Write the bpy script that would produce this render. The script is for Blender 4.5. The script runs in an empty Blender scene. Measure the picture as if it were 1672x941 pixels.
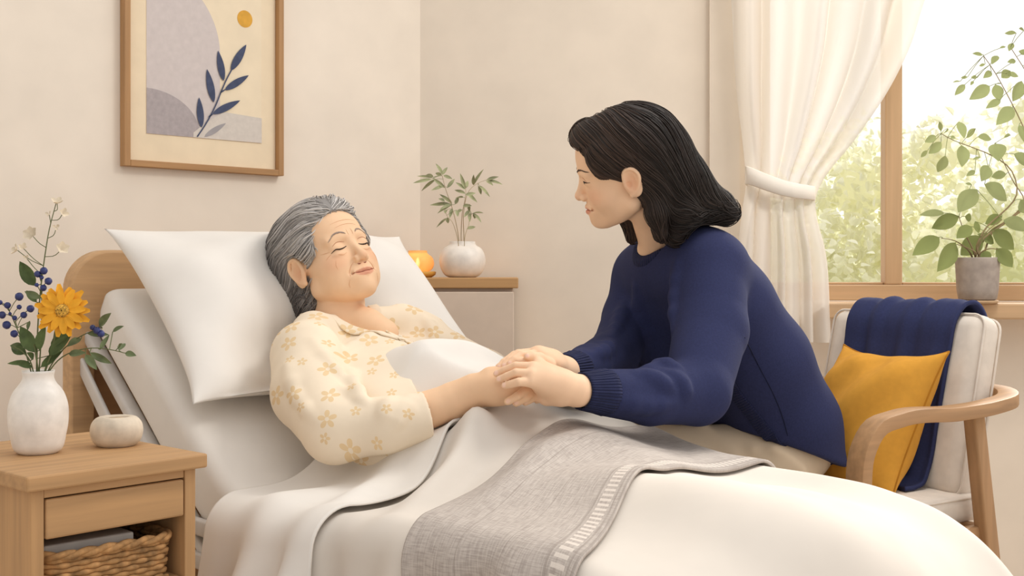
import bpy, bmesh, math, random
import numpy as np
from mathutils import Vector, Matrix
SC = bpy.context.scene
COL = SC.collection
random.seed(7)
RNG = np.random.default_rng(11)

# ------------------------------------------------------------------ camera
FPX, HZ, EYE = 1900.0, 445.0, 1.0
cam = bpy.data.cameras.new('camera'); CAM = bpy.data.objects.new('camera', cam); COL.objects.link(CAM)
cam.sensor_width = 36.0; cam.lens = FPX / 1672 * 36.0
cam.shift_y = -(470.5 - HZ) / 1672.0
cam.clip_start = 0.05; cam.clip_end = 200
CAM.location = (0, 0, EYE); CAM.rotation_euler = (math.pi / 2, 0, 0)
SC.camera = CAM
# ------------------------------------------------------------------ light
SC.view_settings.view_transform = 'Standard'; SC.view_settings.look = 'None'
SC.view_settings.gamma = 1.0; SC.view_settings.use_curve_mapping = False
SC.view_settings.exposure = 0.08
W = bpy.data.worlds.new('sky'); SC.world = W; W.use_nodes = True
_t = W.node_tree; _bg = _t.nodes['Background']; _tc = _t.nodes.new('ShaderNodeTexCoord'); _dt = _t.nodes.new('ShaderNodeVectorMath'); _dt.operation = 'DOT_PRODUCT'
_t.links.new(_tc.outputs['Generated'], _dt.inputs[0]); _dt.inputs[1].default_value = (.72, .50, .48)      # the sky is brightest on the window's side
_mr = _t.nodes.new('ShaderNodeMapRange'); _mr.inputs[1].default_value = -.85; _mr.inputs[2].default_value = .72; _mr.inputs[3].default_value = .50; _mr.inputs[4].default_value = 1.2
_t.links.new(_dt.outputs['Value'], _mr.inputs[0]); _t.links.new(_mr.outputs[0], _bg.inputs[1]); _bg.inputs[0].default_value = (1.0, 0.962, 0.93, 1)

def light(name, kind, loc, target, energy, color, size=1.0, sy=None):
    l = bpy.data.lights.new(name, kind); l.energy = energy; l.color = color
    if kind == 'AREA':
        l.size = size
        if sy: l.shape = 'RECTANGLE'; l.size_y = sy
    elif kind == 'SUN': l.angle = size
    elif kind == 'POINT': l.shadow_soft_size = size
    o = bpy.data.objects.new(name, l); COL.objects.link(o); o.location = loc
    if target is not None:
        o.rotation_euler = (Vector(target) - Vector(loc)).to_track_quat('-Z', 'Y').to_euler()
    o['kind'] = 'helper'
    return o
light('sun', 'SUN', (4.5, 7.0, 4.2), (0.45, 1.75, 0.65), 2.3, (1.0, 0.955, 0.88), math.radians(9))
light('added_overhead_light', 'AREA', (1.05, 2.35, 2.55), (0.75, 2.2, 0), 17, (1.0, 0.955, 0.89), 0.6)  # added area light for brightness and fold shading; no lamp hangs here

# ------------------------------------------------------------------ frames of the place
def P(px, py, d):
    return np.array([(px - 836) / FPX * d, d, EYE + (HZ - py) / FPX * d])
def B(u, v, z):                       # bed coordinates: u towards the foot, v across (away from camera)
    return np.array([-.42 + .683 * u + .73 * v, 2.5 - .73 * u + .683 * v, z])
UX = np.array([.683, -.73, 0]); VX = np.array([.73, .683, 0]); ZX = np.array([0, 0, 1.])
A = np.array

def curve(xs, ys):
    xs = np.asarray(xs, float); ys = np.asarray(ys, float)
    m = np.gradient(ys, xs)
    def f(x):
        x = np.clip(np.asarray(x, float), xs[0], xs[-1])
        i = np.clip(np.searchsorted(xs, x) - 1, 0, len(xs) - 2)
        h = xs[i + 1] - xs[i]; t = (x - xs[i]) / h
        return ((2*t**3 - 3*t**2 + 1) * ys[i] + (t**3 - 2*t**2 + t) * h * m[i]
                + (-2*t**3 + 3*t**2) * ys[i + 1] + (t**3 - t**2) * h * m[i + 1])
    return f
def smooth_path(pts, n):
    pts = np.asarray(pts, float); L = np.r_[0, np.cumsum(np.linalg.norm(np.diff(pts, axis=0), axis=1))]
    t = np.linspace(0, L[-1], n)
    return np.stack([curve(L, pts[:, k])(t) for k in range(pts.shape[1])], 1)
def sstep(a, b, x):
    t = np.clip((np.asarray(x, float) - a) / (b - a), 0, 1); return t * t * (3 - 2 * t)
def unit(v): v = np.asarray(v, float); return v / np.linalg.norm(v)
def rotm(ax, ang): return np.array(Matrix.Rotation(ang, 3, Vector(ax)))

# ------------------------------------------------------------------ materials
def lin(c):
    c = np.asarray(c, float) / 255.0
    return tuple(np.where(c <= .04045, c / 12.92, ((c + .055) / 1.055) ** 2.4)) + (1.0,)
MATS = {}
class NT:
    def __init__(s, m): s.t = m.node_tree; s.n = s.t.nodes; s.b = s.n.get('Principled BSDF')
    def new(s, typ, **kw):
        n = s.n.new(typ)
        for k, v in kw.items(): setattr(n, k, v)
        return n
    def link(s, a, b): s.t.links.new(a, b)
    def val(s, x, sock):
        if isinstance(x, (int, float, tuple, list)): sock.default_value = x
        else: s.link(x, sock)
    def math(s, op, a, b=None, c=None):
        n = s.new('ShaderNodeMath', operation=op); s.val(a, n.inputs[0])
        if b is not None: s.val(b, n.inputs[1])
        if c is not None: s.val(c, n.inputs[2])
        return n.outputs[0]
    def mix(s, f, a, b):
        n = s.new('ShaderNodeMix', data_type='RGBA'); s.val(f, n.inputs[0]); s.val(a, n.inputs[6]); s.val(b, n.inputs[7])
        return n.outputs[2]
def mat(name, rgb, rough=.85, var=.05, scale=18.0, stretch=(1, 1, 1), angle=0.0, bump=0.0, spec=.25, rgb2=None, attr=None, sss=0, metal=0):
    if name in MATS: return MATS[name]
    m = bpy.data.materials.new(name); m.use_nodes = True; MATS[name] = m
    t = NT(m); b = t.b; b.inputs['Roughness'].default_value = rough
    b.inputs['Specular IOR Level'].default_value = spec; b.inputs['Metallic'].default_value = metal
    tc = t.new('ShaderNodeTexCoord'); mp = t.new('ShaderNodeMapping'); t.link(tc.outputs['Object'], mp.inputs[0])
    mp.inputs['Rotation'].default_value = (0, 0, -angle); mp.inputs['Scale'].default_value = stretch
    if angle:
        mp.vector_type = 'TEXTURE'; mp.inputs['Rotation'].default_value = (0, 0, angle); mp.inputs['Scale'].default_value = tuple(1 / s for s in stretch)
    nz = t.new('ShaderNodeTexNoise'); nz.inputs['Scale'].default_value = scale; nz.inputs['Detail'].default_value = 4
    t.link(mp.outputs[0], nz.inputs['Vector'])
    c = A(rgb, float); c2 = A(rgb2, float) if rgb2 is not None else c * (1 - var * 2)
    c1 = c if rgb2 is not None else np.clip(c * (1 + var), 0, 255)
    rp = t.new('ShaderNodeMapRange'); rp.inputs[1].default_value = .3; rp.inputs[2].default_value = .7
    t.link(nz.outputs['Fac'], rp.inputs[0])
    col = t.mix(rp.outputs[0], lin(c1), lin(c2))
    if attr:
        at = t.new('ShaderNodeVertexColor', layer_name=attr)
        mm = t.new('ShaderNodeMix', data_type='RGBA', blend_type='MULTIPLY'); mm.inputs[0].default_value = 1
        t.link(at.outputs[0], mm.inputs[6])
        c1n = tuple(1 + var * s for s in (1, 1, 1)) + (1,); c2n = tuple(1 - var for s in (1, 1, 1)) + (1,)
        t.link(t.mix(rp.outputs[0], c1n, c2n), mm.inputs[7]); col = mm.outputs[2]
    t.link(col, b.inputs['Base Color'])
    if bump:
        bp = t.new('ShaderNodeBump'); bp.inputs['Strength'].default_value = bump; bp.inputs['Distance'].default_value = .002
        t.link(nz.outputs['Fac'], bp.inputs['Height']); t.link(bp.outputs[0], b.inputs['Normal'])
    if sss:
        b.inputs['Subsurface Weight'].default_value = sss; b.inputs['Subsurface Radius'].default_value = (.012, .005, .003)
        b.inputs['Subsurface Scale'].default_value = .5
    return m
def wood(name, rgb, angle=0.0, axis='x', dark=.88):
    st = {'x': (1.2, 22, 22), 'y': (22, 1.2, 22), 'z': (22, 22, 1.2)}[axis]
    return mat(name, rgb, .55, 0, 3.0, st, angle, .05, .3, rgb2=A(rgb) * dark)

# ------------------------------------------------------------------ objects
def link(o, parent=None):
    COL.objects.link(o)
    if parent is not None: o.parent = parent
    return o
WLOC = {}
def empty(name, loc, label=None, cat=None, group=None):
    o = bpy.data.objects.new(name, None); COL.objects.link(o); o.location = [float(x) for x in loc]
    o.empty_display_size = .05; WLOC[o.name] = A(loc, float); tag(o, label, cat, group); return o
def tag(o, label=None, cat=None, group=None, kind=None):
    if label: o['label'] = label
    if cat: o['category'] = cat
    if group: o['group'] = group
    if kind: o['kind'] = kind
    return o
def obj(name, geo, material, parent=None, smooth=True, loc=None, col=None, uv=None, matidx=None):
    v, f = geo; v = np.asarray(v, float)
    if parent is not None: base = WLOC[parent.name]
    elif loc is not None: base = A(loc, float)
    else: base = A([(v[:, 0].min() + v[:, 0].max()) / 2, (v[:, 1].min() + v[:, 1].max()) / 2, v[:, 2].min()])
    me = bpy.data.meshes.new(name)
    if isinstance(f, np.ndarray):
        k = f.shape[1]; n = len(f)
        me.vertices.add(len(v)); me.vertices.foreach_set('co', (v - base).ravel())
        me.loops.add(n * k); me.loops.foreach_set('vertex_index', f.ravel().astype(np.int32))
        me.polygons.add(n); me.polygons.foreach_set('loop_start', np.arange(0, n * k, k, dtype=np.int32))
        me.polygons.foreach_set('loop_total', np.full(n, k, np.int32)); me.update(calc_edges=True); me.validate()
    else:
        me.from_pydata((v - base).tolist(), [], [list(map(int, q)) for q in f]); me.update()
    o = bpy.data.objects.new(name, me); link(o, parent)
    if parent is None: o.location = base; WLOC[o.name] = base
    else: WLOC[o.name] = base
    for m in (material if isinstance(material, (list, tuple)) else [material]): me.materials.append(m)
    if smooth: me.polygons.foreach_set('use_smooth', np.ones(len(me.polygons), bool))
    if matidx is not None: me.polygons.foreach_set('material_index', np.asarray(matidx, np.int32))
    if col is not None:
        ca = me.color_attributes.new('Col', 'FLOAT_COLOR', 'POINT')
        ca.data.foreach_set('color', np.c_[np.asarray(col, float), np.ones(len(v))].astype(np.float32).ravel())
    if uv is not None:
        ul = me.uv_layers.new(name='UVMap'); li = np.zeros(len(me.loops), np.int32); me.loops.foreach_get('vertex_index', li)
        ul.data.foreach_set('uv', np.asarray(uv, float)[li].astype(np.float32).ravel())
    return o
def autosmooth(o, ang=40):
    o.data.set_sharp_from_angle(angle=math.radians(ang)); return o
def mod(o, typ, **kw):
    m = o.modifiers.new(typ.lower(), typ)
    for k, v in kw.items(): setattr(m, k, v)
    return m
def join(*gs):
    V, F, n = [], [], 0
    for v, f in gs:
        V.append(np.asarray(v, float)); F += [tuple(int(i) + n for i in q) for q in f]; n += len(v)
    return np.concatenate(V), F
def box(size, c=(0, 0, 0), R=None, bev=0.0, seg=2):
    bm = bmesh.new(); bmesh.ops.create_cube(bm, size=1.0)
    for q in bm.verts: q.co = Vector((q.co.x * size[0], q.co.y * size[1], q.co.z * size[2]))
    if bev: bmesh.ops.bevel(bm, geom=list(bm.edges), offset=min(bev, min(size) * .49), segments=seg, profile=.5, affect='EDGES')
    v = A([q.co[:] for q in bm.verts]); bm.verts.index_update(); f = [tuple(x.index for x in q.verts) for q in bm.faces]; bm.free()
    if R is not None: v = v @ np.asarray(R).T
    return v + A(c, float), f
def axes(*a): return np.stack([unit(x) for x in a], 1)     # columns = local x, y, z
def grid_faces(nu, nv, cu=False, cv=False):
    i, j = np.meshgrid(np.arange(nu if cu else nu - 1), np.arange(nv if cv else nv - 1), indexing='ij')
    i2, j2 = (i + 1) % nu, (j + 1) % nv
    return np.stack([i * nv + j, i2 * nv + j, i2 * nv + j2, i * nv + j2], -1).reshape(-1, 4)
def frames(p, up=None):
    p = np.asarray(p, float); t = np.gradient(p, axis=0); t /= np.linalg.norm(t, axis=1, keepdims=True) + 1e-12
    n = np.zeros_like(t); a = A(up, float) if up is not None else (A([0, 0, 1.]) if abs(t[0][2]) < .9 else A([1., 0, 0]))
    for i in range(len(p)):
        if up is not None: a = A(up, float)
        q = a - t[i] * np.dot(a, t[i]); q /= np.linalg.norm(q) + 1e-12; n[i] = q; a = q
    return t, n, np.cross(t, n)
def tube(p, r, seg=10, cap=True, flat=1.0, up=None):
    p = np.asarray(p, float); n = len(p); r = np.broadcast_to(np.asarray(r, float), (n,))
    t, a, b = frames(p, up); th = np.linspace(0, 2 * np.pi, seg, endpoint=False)
    v = (p[:, None] + r[:, None, None] * (a[:, None] * np.cos(th)[None, :, None] * flat + b[:, None] * np.sin(th)[None, :, None])).reshape(-1, 3)
    f = [tuple(q) for q in grid_faces(n, seg, False, True)]
    if cap: f += [tuple(range(seg))[::-1], tuple(range((n - 1) * seg, n * seg))]
    return v, f
def sweep(p, prof, up=None, cap=True, sc=None):            # prof (k,2) in (normal, binormal)
    p = np.asarray(p, float); n = len(p); prof = np.asarray(prof, float); k = len(prof); t, a, b = frames(p, up)
    s = np.ones((n, 2)) if sc is None else np.asarray(sc, float)
    v = (p[:, None] + a[:, None] * (prof[None, :, 0] * s[:, :1])[..., None] + b[:, None] * (prof[None, :, 1] * s[:, 1:])[..., None]).reshape(-1, 3)
    f = [tuple(q) for q in grid_faces(n, k, False, True)]
    if cap: f += [tuple(range(k))[::-1], tuple(range((n - 1) * k, n * k))]
    return v, f
def rrect(w, h, r, seg=4):
    o = []
    for cx, cy, a0 in ((w/2 - r, h/2 - r, 0), (-w/2 + r, h/2 - r, 90), (-w/2 + r, -h/2 + r, 180), (w/2 - r, -h/2 + r, 270)):
        for k in range(seg + 1):
            a = math.radians(a0 + 90 * k / seg); o.append((cx + r * math.cos(a), cy + r * math.sin(a)))
    return A(o)
def lathe(prof, c, seg=48, R=None):                         # prof: (r,z) list
    prof = np.asarray(prof, float); th = np.linspace(0, 2 * np.pi, seg, endpoint=False)
    v = np.stack([prof[:, None, 0] * np.cos(th), prof[:, None, 0] * np.sin(th), np.repeat(prof[:, 1:2], seg, 1)], -1).reshape(-1, 3)
    f = [tuple(q) for q in grid_faces(len(prof), seg, False, True)]
    f = [(a, d, c2, b) for a, b, c2, d in f]
    if R is not None: v = v @ np.asarray(R).T
    return v + A(c, float), f
def leaf(base, d, nrm, L, Wd, bend=.25, fold=.25, n=7, pw=.85, wide=.42, tipw=.01):
    d = unit(d); nrm = A(nrm, float); nrm = unit(nrm - d * np.dot(nrm, d)); s = np.cross(d, nrm)
    t = np.linspace(0, 1, n); w = Wd / 2 * (np.sin(np.pi * t ** (math.log(.5) / math.log(wide)))) ** pw; w[0] = Wd * .02; w[-1] = Wd * tipw
    V = []
    for ti, wi in zip(t, w):
        c = A(base, float) + d * (L * ti) - nrm * (bend * L * ti * ti)
        for q in (-1, -.5, 0, .5, 1): V.append(c + s * (wi * q) + nrm * (abs(q) * wi * fold * 2 - (.5 * fold * wi if q == 0 else 0)))
    return A(V), [tuple(q) for q in grid_faces(n, 5)]
def pillow_geo(R, c, w, h, t, pinch=.06, n=40, corner=1.0, fn=None):
    a = np.linspace(-1, 1, n); a = np.sign(a) * (1 - (1 - np.abs(a)) ** 1.35)
    X, Y = np.meshgrid(a, a, indexing='ij'); V = []
    for sgn in (1, -1):
        prof = np.maximum((1 - np.abs(X) ** 2.4) * (1 - np.abs(Y) ** 2.4), 0) ** .55
        wx = w / 2 * (X * (1 - pinch * (1 - Y ** 2) * np.abs(X) ** 2)); wy = h / 2 * (Y * (1 - pinch * (1 - X ** 2) * np.abs(Y) ** 2))
        wz = sgn * (t / 2 * prof)
        L = np.stack([wx, wy, wz], -1)
        if fn is not None: L = fn(L, X, Y, sgn)
        V.append(L.reshape(-1, 3))
    f1 = [tuple(q) for q in grid_faces(n, n)]; f2 = [tuple(q)[::-1] for q in grid_faces(n, n)]
    v, f = join((V[0], f1), (V[1], f2))
    bm = bmesh.new(); vs = [bm.verts.new(x) for x in (v @ np.asarray(R).T + A(c, float))]
    for q in f: bm.faces.new([vs[i] for i in q])
    bmesh.ops.remove_doubles(bm, verts=bm.verts, dist=1e-5)
    bm.verts.index_update(); v = A([x.co[:] for x in bm.verts]); f = [tuple(x.index for x in q.verts) for q in bm.faces]; bm.free()
    return v, f
def noise2(x, y, s=0):
    return (np.sin(x * 1.7 + 1.3 * np.sin(y * 1.1 + s) + s * 2.1) + np.sin(y * 2.3 + 1.7 * np.sin(x * .9 - s) + s) + np.sin((x + y) * 1.3 + s * 3.3)) / 3

# ------------------------------------------------------------------ implicit bodies -> one continuous skin
class Body:
    def __init__(s): s.ops = []
    def _add(s, fn, c, r, k, sub): s.ops.append((fn, A(c, float), float(r), k, sub))
    def sph(s, c, r, k=.02, sub=False):
        c = A(c, float)
        s._add(lambda Q: np.linalg.norm(Q - c, axis=-1) - r, c, r, k, sub)
    def cap(s, a, b, ra, rb=None, k=.02, sub=False):
        a = A(a, float); b = A(b, float); rb = ra if rb is None else rb; ab = b - a; l2 = max(np.dot(ab, ab), 1e-12)
        def fn(Q):
            t = np.clip((Q - a) @ ab / l2, 0, 1)
            return np.linalg.norm(Q - a - t[..., None] * ab, axis=-1) - (ra + (rb - ra) * t)
        s._add(fn, (a + b) / 2, math.sqrt(l2) / 2 + max(ra, rb), k, sub)
    def chain(s, pts, rad, k=.02, sub=False):
        for i in range(len(pts) - 1): s.cap(pts[i], pts[i + 1], rad[i], rad[i + 1], k if i == 0 or k < .004 else max(k * .6, .004), sub)
    def ell(s, c, rad, R=None, k=.02, sub=False):
        c = A(c, float); rad = A(rad, float); R = np.eye(3) if R is None else np.asarray(R, float)
        def fn(Q):
            q = (Q - c) @ R; k0 = np.linalg.norm(q / rad, axis=-1); k1 = np.linalg.norm(q / rad ** 2, axis=-1)
            return k0 * (k0 - 1) / (k1 + 1e-9)
        s._add(fn, c, rad.max(), k, sub)
    def plane(s, p, n, k=.01):                              # remove everything on the n side
        p = A(p, float); n = unit(n)
        s._add(lambda Q: -((Q - p) @ n), p, 50, k, True)
    def slab(s, fn, c, r, k, sub): s._add(fn, c, r, k, sub)
    def ev(s, Q, c=None, rad=0, h=0):
        d = np.full(Q.shape[:-1], 10.0)
        for fn, oc, orad, k, sub in s.ops:
            if c is not None and np.linalg.norm(oc - c) - orad - rad > .012 + 3 * h + k: continue
            e = fn(Q)
            if sub: e = -e; x = np.maximum(k - np.abs(d - e), 0) / k; d = np.maximum(d, e) + x * x * k * .25
            else: x = np.maximum(k - np.abs(d - e), 0) / k; d = np.minimum(d, e) - x * x * k * .25
        return d
    def grad(s, Q, e=.0015):
        g = np.stack([s.ev(Q + e * A(o)) - s.ev(Q - e * A(o)) for o in ((1, 0, 0), (0, 1, 0), (0, 0, 1))], -1)
        return g / (np.linalg.norm(g, axis=-1, keepdims=True) + 1e-12)
    def evg(s, Q, e=.0015):
        d = s.ev(Q); g = np.stack([s.ev(Q + e * A(o)) - d for o in ((1, 0, 0), (0, 1, 0), (0, 0, 1))], -1)
        return d, g / (np.linalg.norm(g, axis=-1, keepdims=True) + 1e-12)
    def snap(s, Q, off=0.0, it=8):
        Q = np.array(Q, float)
        for _ in range(it):
            d, g = s.evg(Q); Q = Q - g * (d - off)[..., None]
        return Q
    def cast(s, o, d, n=90):                                # march from o along d to the surface
        o = np.array(o, float); d = unit(d); t = np.zeros(o.shape[:-1])
        for _ in range(n): t = t + .75 * s.ev(o + t[..., None] * d)
        return o + t[..., None] * d
    def mesh(s, h, disp=None, n=12, fine=None):
        lo = np.min([c - r for _, c, r, _, sub in s.ops if not sub], 0) - 4 * h; hi = np.max([c + r for _, c, r, _, sub in s.ops if not sub], 0) + 4 * h
        L = n * h; nb = np.ceil((hi - lo) / L).astype(int)
        I = np.stack(np.meshgrid(*[np.arange(q) for q in nb], indexing='ij'), -1).reshape(-1, 3)
        C = lo + (I + .5) * L; D = np.concatenate([s.ev(q) for q in np.array_split(C, max(1, len(C) // 20000))])
        act = I[np.abs(D) < L * .87 * 1.25 + 2 * h]
        G = (nb * n + 8).astype(np.int64)
        gx = np.stack(np.meshgrid(*[np.arange(-1, n + 1)] * 3, indexing='ij'), -1)
        cor = [(a, b, c) for a in (0, 1) for b in (0, 1) for c in (0, 1)]; IDS, VS, QS = [], [], []
        gid = lambda q: ((q[..., 0] + 2) * G[1] + q[..., 1] + 2) * G[2] + q[..., 2] + 2
        for b in act:
            q = b * n + gx; X = lo + q * h; cc = lo + (b + .5) * L
            d = s.ev(X, cc, L * .95, h)
            if disp is not None: d = d + disp(X)
            ins = d < 0
            if ins.all() or not ins.any(): continue
            m = n + 1; sm = np.zeros((m, m, m)); P3 = np.zeros((m, m, m, 3)); cn = np.zeros((m, m, m))
            dc = {o: d[o[0]:o[0]+m, o[1]:o[1]+m, o[2]:o[2]+m] for o in cor}
            for o in cor:
                for ax in range(3):
                    if o[ax]: continue
                    o2 = list(o); o2[ax] = 1; o2 = tuple(o2); a, e = dc[o], dc[o2]; w = (a < 0) != (e < 0)
                    t = np.where(w, a / np.where(w, a - e, 1), 0)
                    for k in range(3): P3[..., k] += np.where(w, o[k] + (t if k == ax else 0), 0)
                    cn += w
            ok = cn > 0; base = q[:m, :m, :m]; idx = np.argwhere(ok)
            IDS.append(gid(base[ok])); VS.append(lo + (base[ok] + P3[ok] / cn[ok][:, None]) * h)
            for ax in range(3):
                u, w_ = (ax + 1) % 3, (ax + 2) % 3
                sl = [slice(1, n + 1)] * 3; s2 = list(sl); s2[ax] = slice(2, n + 2)
                a, e = ins[tuple(sl)], ins[tuple(s2)]; ch = np.argwhere(a != e)
                if len(ch) == 0: continue
                fl = a[tuple(ch.T)]; g = b * n + ch; eu = np.eye(3, dtype=int)[u]; ew = np.eye(3, dtype=int)[w_]
                qd = np.stack([gid(g), gid(g - eu), gid(g - eu - ew), gid(g - ew)], 1)
                qd[~fl] = qd[~fl][:, ::-1]; QS.append(qd)
        ids = np.concatenate(IDS); V = np.concatenate(VS); Q = np.concatenate(QS)
        uid, first = np.unique(ids, return_index=True); V = V[first]; pos = np.searchsorted(uid, Q)
        pos = np.clip(pos, 0, len(uid) - 1); good = (uid[pos] == Q).all(1); F = pos[good][:, ::-1]
        used = np.unique(F); rm = np.zeros(len(V), int); rm[used] = np.arange(len(used))
        return V[used], rm[F]
class Fr:                                                   # local head / body frame
    def __init__(s, o, R, sc=1.0): s.o = A(o, float); s.R = np.asarray(R, float); s.s = sc
    def __call__(s, p): return s.o + s.s * (np.asarray(p, float) @ s.R.T)
    def inv(s, q): return ((np.asarray(q, float) - s.o) @ s.R) / s.s
def head_frame(yaw, pit, roll, px, py, d, sc):
    fw = A([math.cos(yaw) * math.cos(pit), math.sin(yaw) * math.cos(pit), math.sin(pit)]); y = unit(np.cross(A([0, 0, 1.]), fw)); z = np.cross(fw, y)
    c, s_ = math.cos(roll), math.sin(roll); return Fr(P(px, py, d), np.stack([fw, c * y + s_ * z, -s_ * y + c * z], 1), sc)
# ================================================================== the room
CORN = A([-.288, 3.65, 0]); DA = unit([-.73, -.683, 0]); NA = A([.683, -.73, 0])    # headboard wall and its inward normal
DB = unit([1.806, -.2, 0]); NB = A([-DB[1], DB[0], 0]); NB = NB if NB[1] < 0 else -NB   # window wall
ANG_A = math.atan2(.683, .73); ANG_B = math.atan2(DB[1], DB[0])
M_wallA = mat('plaster_warm', (241, 230, 215), .95, .012, 6, bump=.05)
M_wallB = mat('plaster_cream', (238, 226, 210), .95, .012, 6, bump=.05)
M_floor = wood('floor_oak', (222, 206, 186), ANG_B)
M_base = mat('baseboard_paint', (226, 205, 184), .7, .01)
M_win = wood('window_pine', (208, 173, 134), ANG_B, 'x', .94)
M_winv = wood('window_pine_upright', (208, 173, 134), ANG_B, 'z', .94)
HW = 2.7
def slab_between(a, b, z0, z1, n, th):                      # wall slab from a to b, thickness away from the room
    a = A(a, float); b = A(b, float); o = -A(n, float) * th
    v = [a, b, b + o, a + o]; V = [[p[0], p[1], z] for z in (z0, z1) for p in v]
    return A(V), [(0, 1, 2, 3)[::-1], (4, 5, 6, 7), (0, 1, 5, 4), (1, 2, 6, 5), (2, 3, 7, 6), (3, 0, 4, 7)]
def struct(name, geo, m, parent=None, **kw):
    o = obj(name, geo, m, parent, smooth=False, **kw)
    if parent is None: o['kind'] = 'structure'
    return o
wall_left = struct('wall_left', slab_between(CORN + DA * 4.6, CORN - DA * .12, 0, HW, NA, .12), M_wallA)
wx = lambda s: CORN + DB * s
WS0, WS1, WZ0, WZ1 = 1.03, 2.75, .915, 2.25                 # window opening along the window wall
wall_back = struct('wall_back', join(slab_between(wx(-.12), wx(WS0), 0, HW, NB, .14), slab_between(wx(WS1), wx(3.6), 0, HW, NB, .14),
                   slab_between(wx(WS0), wx(WS1), 0, WZ0, NB, .14), slab_between(wx(WS0), wx(WS1), WZ1, HW, NB, .14)), M_wallB)
fl = [CORN + DA * 4.6 - NA * .12, CORN - NA * .15 - NB * .15, wx(3.6) - NB * .14, A([wx(3.6)[0], -1.2, 0]), A([(CORN + DA * 4.6)[0], -1.2, 0])]
struct('floor', (A([[p[0], p[1], z] for z in (0, -.05) for p in fl]), [(4, 3, 2, 1, 0), (5, 6, 7, 8, 9)] + [(i, (i + 1) % 5, 5 + (i + 1) % 5, 5 + i) for i in range(5)]), M_floor)
struct('baseboard_back', slab_between(wx(.02) + NB * .014, wx(3.6) + NB * .014, 0, .085, NB, .0135), M_base)
struct('baseboard_left', slab_between(CORN + DA * 4.6 + NA * .014, CORN + DA * .02 + NA * .014, 0, .085, NA, .0135), M_base)
struct('shadow_strip_1', slab_between(wx(.895) + NB * .03, wx(.985) + NB * .03, .02, HW, NB, .0295), M_wallB)  # raised strip added to imitate the curtain's shadow band on the wall
RB = axes(DB, -NB, ZX)
def bar_b(s0, s1, z0, z1, dep, off):                        # box on the window wall: off = distance of its centre behind the wall face
    return box((s1 - s0, dep, z1 - z0), wx((s0 + s1) / 2) - NB * off + ZX * (z0 + z1) / 2, RB, .004)
win = empty('window_1', wx((WS0 + WS1) / 2) - NB * .07 + ZX * WZ0); win['kind'] = 'structure'
smul = 1.447
for s0, s1, z0, z1, m in ((WS0, WS1, WZ0, WZ0 + .048, M_win), (WS0, WS1, WZ1 - .05, WZ1, M_win), (WS0, WS0 + .05, WZ0 + .048, WZ1 - .05, M_winv), (WS1 - .05, WS1, WZ0 + .048, WZ1 - .05, M_winv)):
    obj('window_frame', bar_b(s0, s1, z0, z1, .09, .06), m, win, False)
obj('mullion', bar_b(smul - .0245, smul + .0245, WZ0 + .048, WZ1 - .05, .075, .06), M_winv, win, False)
obj('glazing_bead', join(bar_b(smul + .0245, smul + .031, WZ0 + .048, WZ1 - .05, .04, .068), bar_b(WS0 + .05, smul - .0245, WZ0 + .048, WZ0 + .055, .04, .068), bar_b(smul + .031, WS1 - .05, WZ0 + .048, WZ0 + .055, .04, .068)), M_win, win, False)
gm = bpy.data.materials.new('window_glass'); gm.use_nodes = True; t = NT(gm); t.n.remove(t.b)
tr = t.new('ShaderNodeBsdfTransparent'); gl = t.new('ShaderNodeBsdfGlossy'); gl.inputs['Roughness'].default_value = .02
mx = t.new('ShaderNodeMixShader'); mx.inputs[0].default_value = .035; t.link(tr.outputs[0], mx.inputs[1]); t.link(gl.outputs[0], mx.inputs[2])
t.link(mx.outputs[0], t.n['Material Output'].inputs[0])
for s0, s1 in ((WS0 + .05, smul - .0245), (smul + .0245, WS1 - .05)):
    obj('glass_pane', bar_b(s0, s1, WZ0 + .048, WZ1 - .05, .006, .085), gm, win, False)
obj('window_sill', box((WS1 + .06 - 1.215, .24, .045), wx((1.215 + WS1 + .06) / 2) + NB * .04 + ZX * .889, RB, .005), M_win, win, False)
SILL = .9115

# ================================================================== framed print on the headboard wall
def wa(s, z, o=0.0): return CORN + DA * s + NA * o + ZX * z
RA = axes(-DA, -NA, ZX)                                     # x along the wall to the right, y into the wall
M_oak = wood('frame_oak', (186, 143, 98), ANG_A); M_oakv = wood('frame_oak_upright', (186, 143, 98), ANG_A, 'z')
S0, S1, ZB, ZT = .981, .512, 1.272, 1.93
pic = empty('framed_print', wa((S0 + S1) / 2, ZB, .0), 'oak framed botanical print hanging on the wall above the bed', 'picture')
def bar_a(s0, s1, z0, z1, dep, off): return box((abs(s0 - s1), dep, z1 - z0), wa((s0 + s1) / 2, (z0 + z1) / 2, off), RA, .0015)
fw = .0165
for a in ((S0, S0 - fw, ZB, ZT, M_oakv), (S1 + fw, S1, ZB, ZT, M_oakv), (S0 - fw, S1 + fw, ZB, ZB + fw, M_oak), (S0 - fw, S1 + fw, ZT - fw, ZT, M_oak)):
    obj('frame', bar_a(*a[:4], .028, .0145), a[4], pic, False)
obj('mat_board', bar_a(S0 - fw, S1 + fw, ZB + fw, ZT - fw, .004, .008), mat('mat_board_cream', (240, 222, 192), .9, .01), pic, False)
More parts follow.
